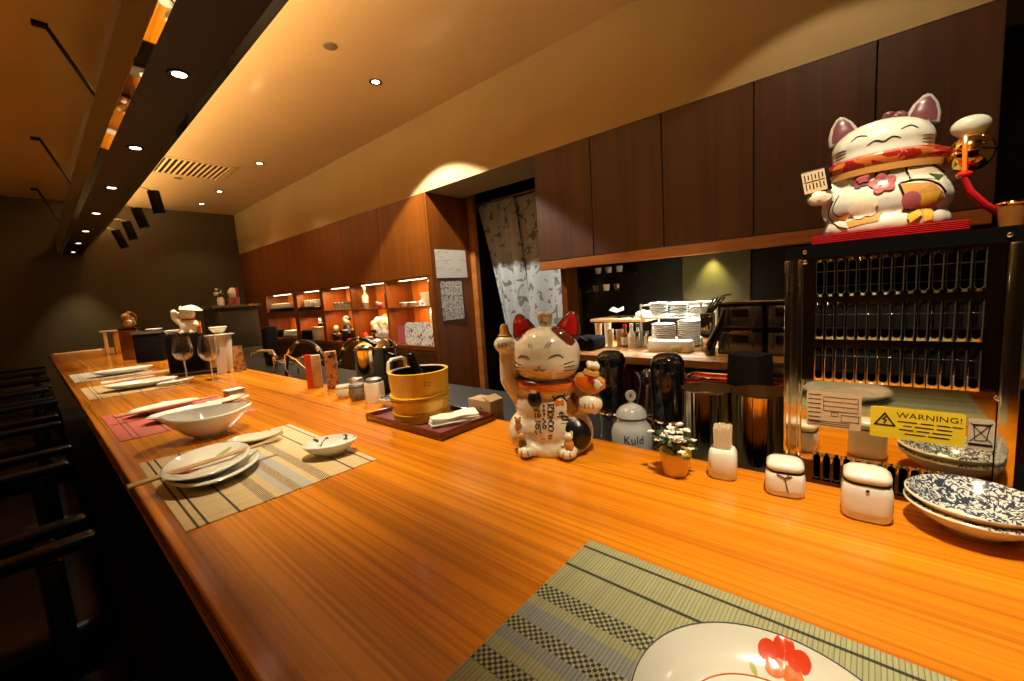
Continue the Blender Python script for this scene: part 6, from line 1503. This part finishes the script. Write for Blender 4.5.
doll('tall black and white doll in the middle of the third lower niche', 2.38, 4.57, SB, 1.85, M['ink'], M['ink'])
doll('right small dark doll in the third lower niche', 2.43, 4.38, SB, 1.25, M['red_brown'], M['ink'])
mb = MB(); mb.ell((0, 0, .02), (.03, .05, .02), M['red_bright']); tag(mb.out('red_ornament', loc=(2.33, 4.44, SB)), 'small red ornament before the dolls in the third lower niche', 'ornament')
def crumple(name, label, loc, rad, m, seed, cat):
    mb = MB(); mb.ell((0, 0, rad[2]), rad, m, u=40, v=26)
    for v in mb.bm.verts:
        n = noise.noise_vector(v.co * 22 + Vector((seed, 0, 0))); v.co += n * .022
        if v.co.z < 0: v.co.z = 0.0
    return tag(mb.out(name, loc=loc, smooth=25), label, cat)
crumple('plastic_bag', 'white crumpled plastic bags in the fourth lower niche', (2.41, 3.90, SB), (.05, .20, .135), M['paper'], 3.0, 'bag')
crumple('yellow_paper', 'crumpled yellow paper behind the white plastic bags', (2.530, 4.00, SB), (.038, .16, .14), M['yellow'], 9.0, 'paper')
t = thing('red_bottle', 'small red bottle at the front of the fourth lower niche', 'bottle', (2.325, 4.10, SB)); mb = MB(); mb.lathe([(0, 0), (.028, 0), (.03, .01), (.03, .09), (.018, .11), (0, .11)], m=M['red_bright'], seg=20); mb.out('bottle_body', parent=t); mb = MB(); mb.lathe([(.014, .108), (.014, .135), (0, .136)], m=M['red'], seg=16); mb.out('cap', parent=t)
t = thing('blue_tub', 'blue and white tub at the front of the fourth lower niche', 'tub', (2.325, 4.00, SB)); bl = P('blue_tub', (.05, .12, .35), .4); mb = MB(); mb.lathe([(0, 0), (.04, 0), (.044, .06), (0, .06)], m=bl, seg=24); mb.out('tub_body', parent=t); mb = MB(); mb.lathe([(0, .0602), (.046, .0602), (.046, .07), (0, .071)], m=M['white'], seg=24); mb.out('lid', parent=t)
# fifth column
mb = MB(); mb.box((0, 0, .115), (.07, .075, .23), M['black'], bev=.003); tag(mb.out('black_box', loc=(2.40, 2.972, SM_)), 'tall black box at the right end of the near upper niche', 'box')
dish('pink_bowl', 'small pink white bowl, left in the near upper niche', 'bowl', (2.36, 3.40, SM_), .042, .04, M['cup_print'])
cup('white_mug', 'white mug in the near upper niche', 2.44, 3.15, .052, .11, M['white'], SM_ + .0, 'china in the near upper niche')
dish('white_bowl', 'wide white bowl before the mug in the near upper niche', 'bowl', (2.345, 3.24, SM_), .05, .04, M['white'])
mb = MB(); mb.box((0, 0, .003), (.08, .12, .006), M['white'], bev=.001); mb.ell((0, 0, .03), (.02, .03, .025), M['cup_print']); tag(mb.out('saucer', loc=(2.345, 3.11, SM_)), 'small white dish with dark ornament by the black box', 'dish')
for (y0, y1, z1, x, m, lab, tilt) in ((3.03, 3.40, .215, 2.345, M['calligraphy'], 'wide white calligraphy sheet standing in the near lower niche', .06), (2.93, 3.06, .34, 2.39, M['calligraphy'], 'tall white calligraphy sheet at the right of the near lower niche', .05), (3.40, 3.55, .19, 2.36, M['pink'], 'pink printed card left of the calligraphy sheets', .07), (2.935, 3.10, .17, 2.325, M['calligraphy'], 'small calligraphy sheet at the right front of the near lower niche', .08)):
    mb = MB(); w = y1 - y0; mb.box((0, 0, z1 / 2), (.003, w, z1), m, rot=(0, tilt, 0)); tag(mb.out('calligraphy_sheet' if m is not M['pink'] else 'printed_card', loc=(x, (y0 + y1) / 2, SB)), lab, 'sheet')
mb = MB(); mb.box((0, 0, .17), (.08, .09, .34), M['black'], bev=.004); tag(mb.out('black_vase', loc=(2.50, 2.99, SB)), 'tall black square vase behind the calligraphy sheets', 'vase')
mb = MB(); mb.prism([(-.14, 0), (.10, 0), (.12, .30), (-.02, .33)], 0, .012, M['niche_wood'], T=Matrix.Rotation(PI / 2, 4, 'X') ); o = mb.out('leaning_board', loc=(2.57, 3.33, SB), rz=PI / 2); tag(o, 'slanted orange board leaning at the back of the near lower niche', 'board')

# ================================================================== DARK CHAIRS AT THE COUNTER
cp = None
CHY = [0.805, 1.40, 2.10, 2.79, 3.42, 4.05, 4.70, 5.35]
CLB = ['nearest black armchair at the counter, barely visible in the dark', 'black armchair second nearest along the counter', 'black armchair third nearest along the counter', 'black armchair fourth nearest along the counter',
       'black armchair fifth nearest along the counter', 'black armchair third from the far end of the counter', 'black armchair second from the far end of the counter', 'farthest black armchair at the counter']
def armchair(label, loc):
    t = thing('armchair', label, 'chair', loc, 0, 'black armchairs along the counter')
    mb = MB(); mb.box((-.02, 0, .42), (.48, .44, .10), M['leather'], bev=.03, seg=3); mb.out('seat', parent=t)
    mb = MB(); mb.grid(lambda u, v: (-.27 - .10 * v ** 1.3 - .02 * math.sin(PI * u) , (u - .5) * (.46 - .05 * v), .46 + v * .42 - .03 * (2 * u - 1) ** 4 * v), 14, 12, M['leather'], thick=.05); mb.out('backrest', parent=t)
    for s_ in (-1, 1):
        mb = MB(); mb.box((-.03, s_ * .245, .680), (.46, .034, .024), M['leather'], bev=.008, seg=3, rot=(0, -.02, 0)); mb.out('armrest', parent=t)
        for x in (.14, -.20):
            mb = MB(); mb.box((x, s_ * .245, .555), (.03, .026, .222), M['leather'], bev=.006); mb.out('arm_support', parent=t)
        for x in (.17, -.22):
            mb = MB(); mb.box((x, s_ * .19, .185), (.04, .04, .37), M['black'], bev=.004); mb.out('leg', parent=t)
    return t
for i, y in enumerate(CHY):
    if cp is None: cp = armchair(CLB[i], (-.17, y, 0))
    else: dup(cp, (-.17 + rnd.uniform(-.012, .012), y, 0), rnd.uniform(-.03, .03), CLB[i])

# fuller china and dolls in the niches
for o in list(bpy.data.objects):
    g = o.get('group', '')
    if g in ('sake bottles in the fourth niche', 'china in the near upper niche'): o.scale = (1.08, 1.08, 1.08)
    elif g == 'patterned cups in the third niche': o.scale = (1.08, 1.08, 1.35)
    elif g == 'white cups on the black tray': o.scale = (1, 1, 1.5)
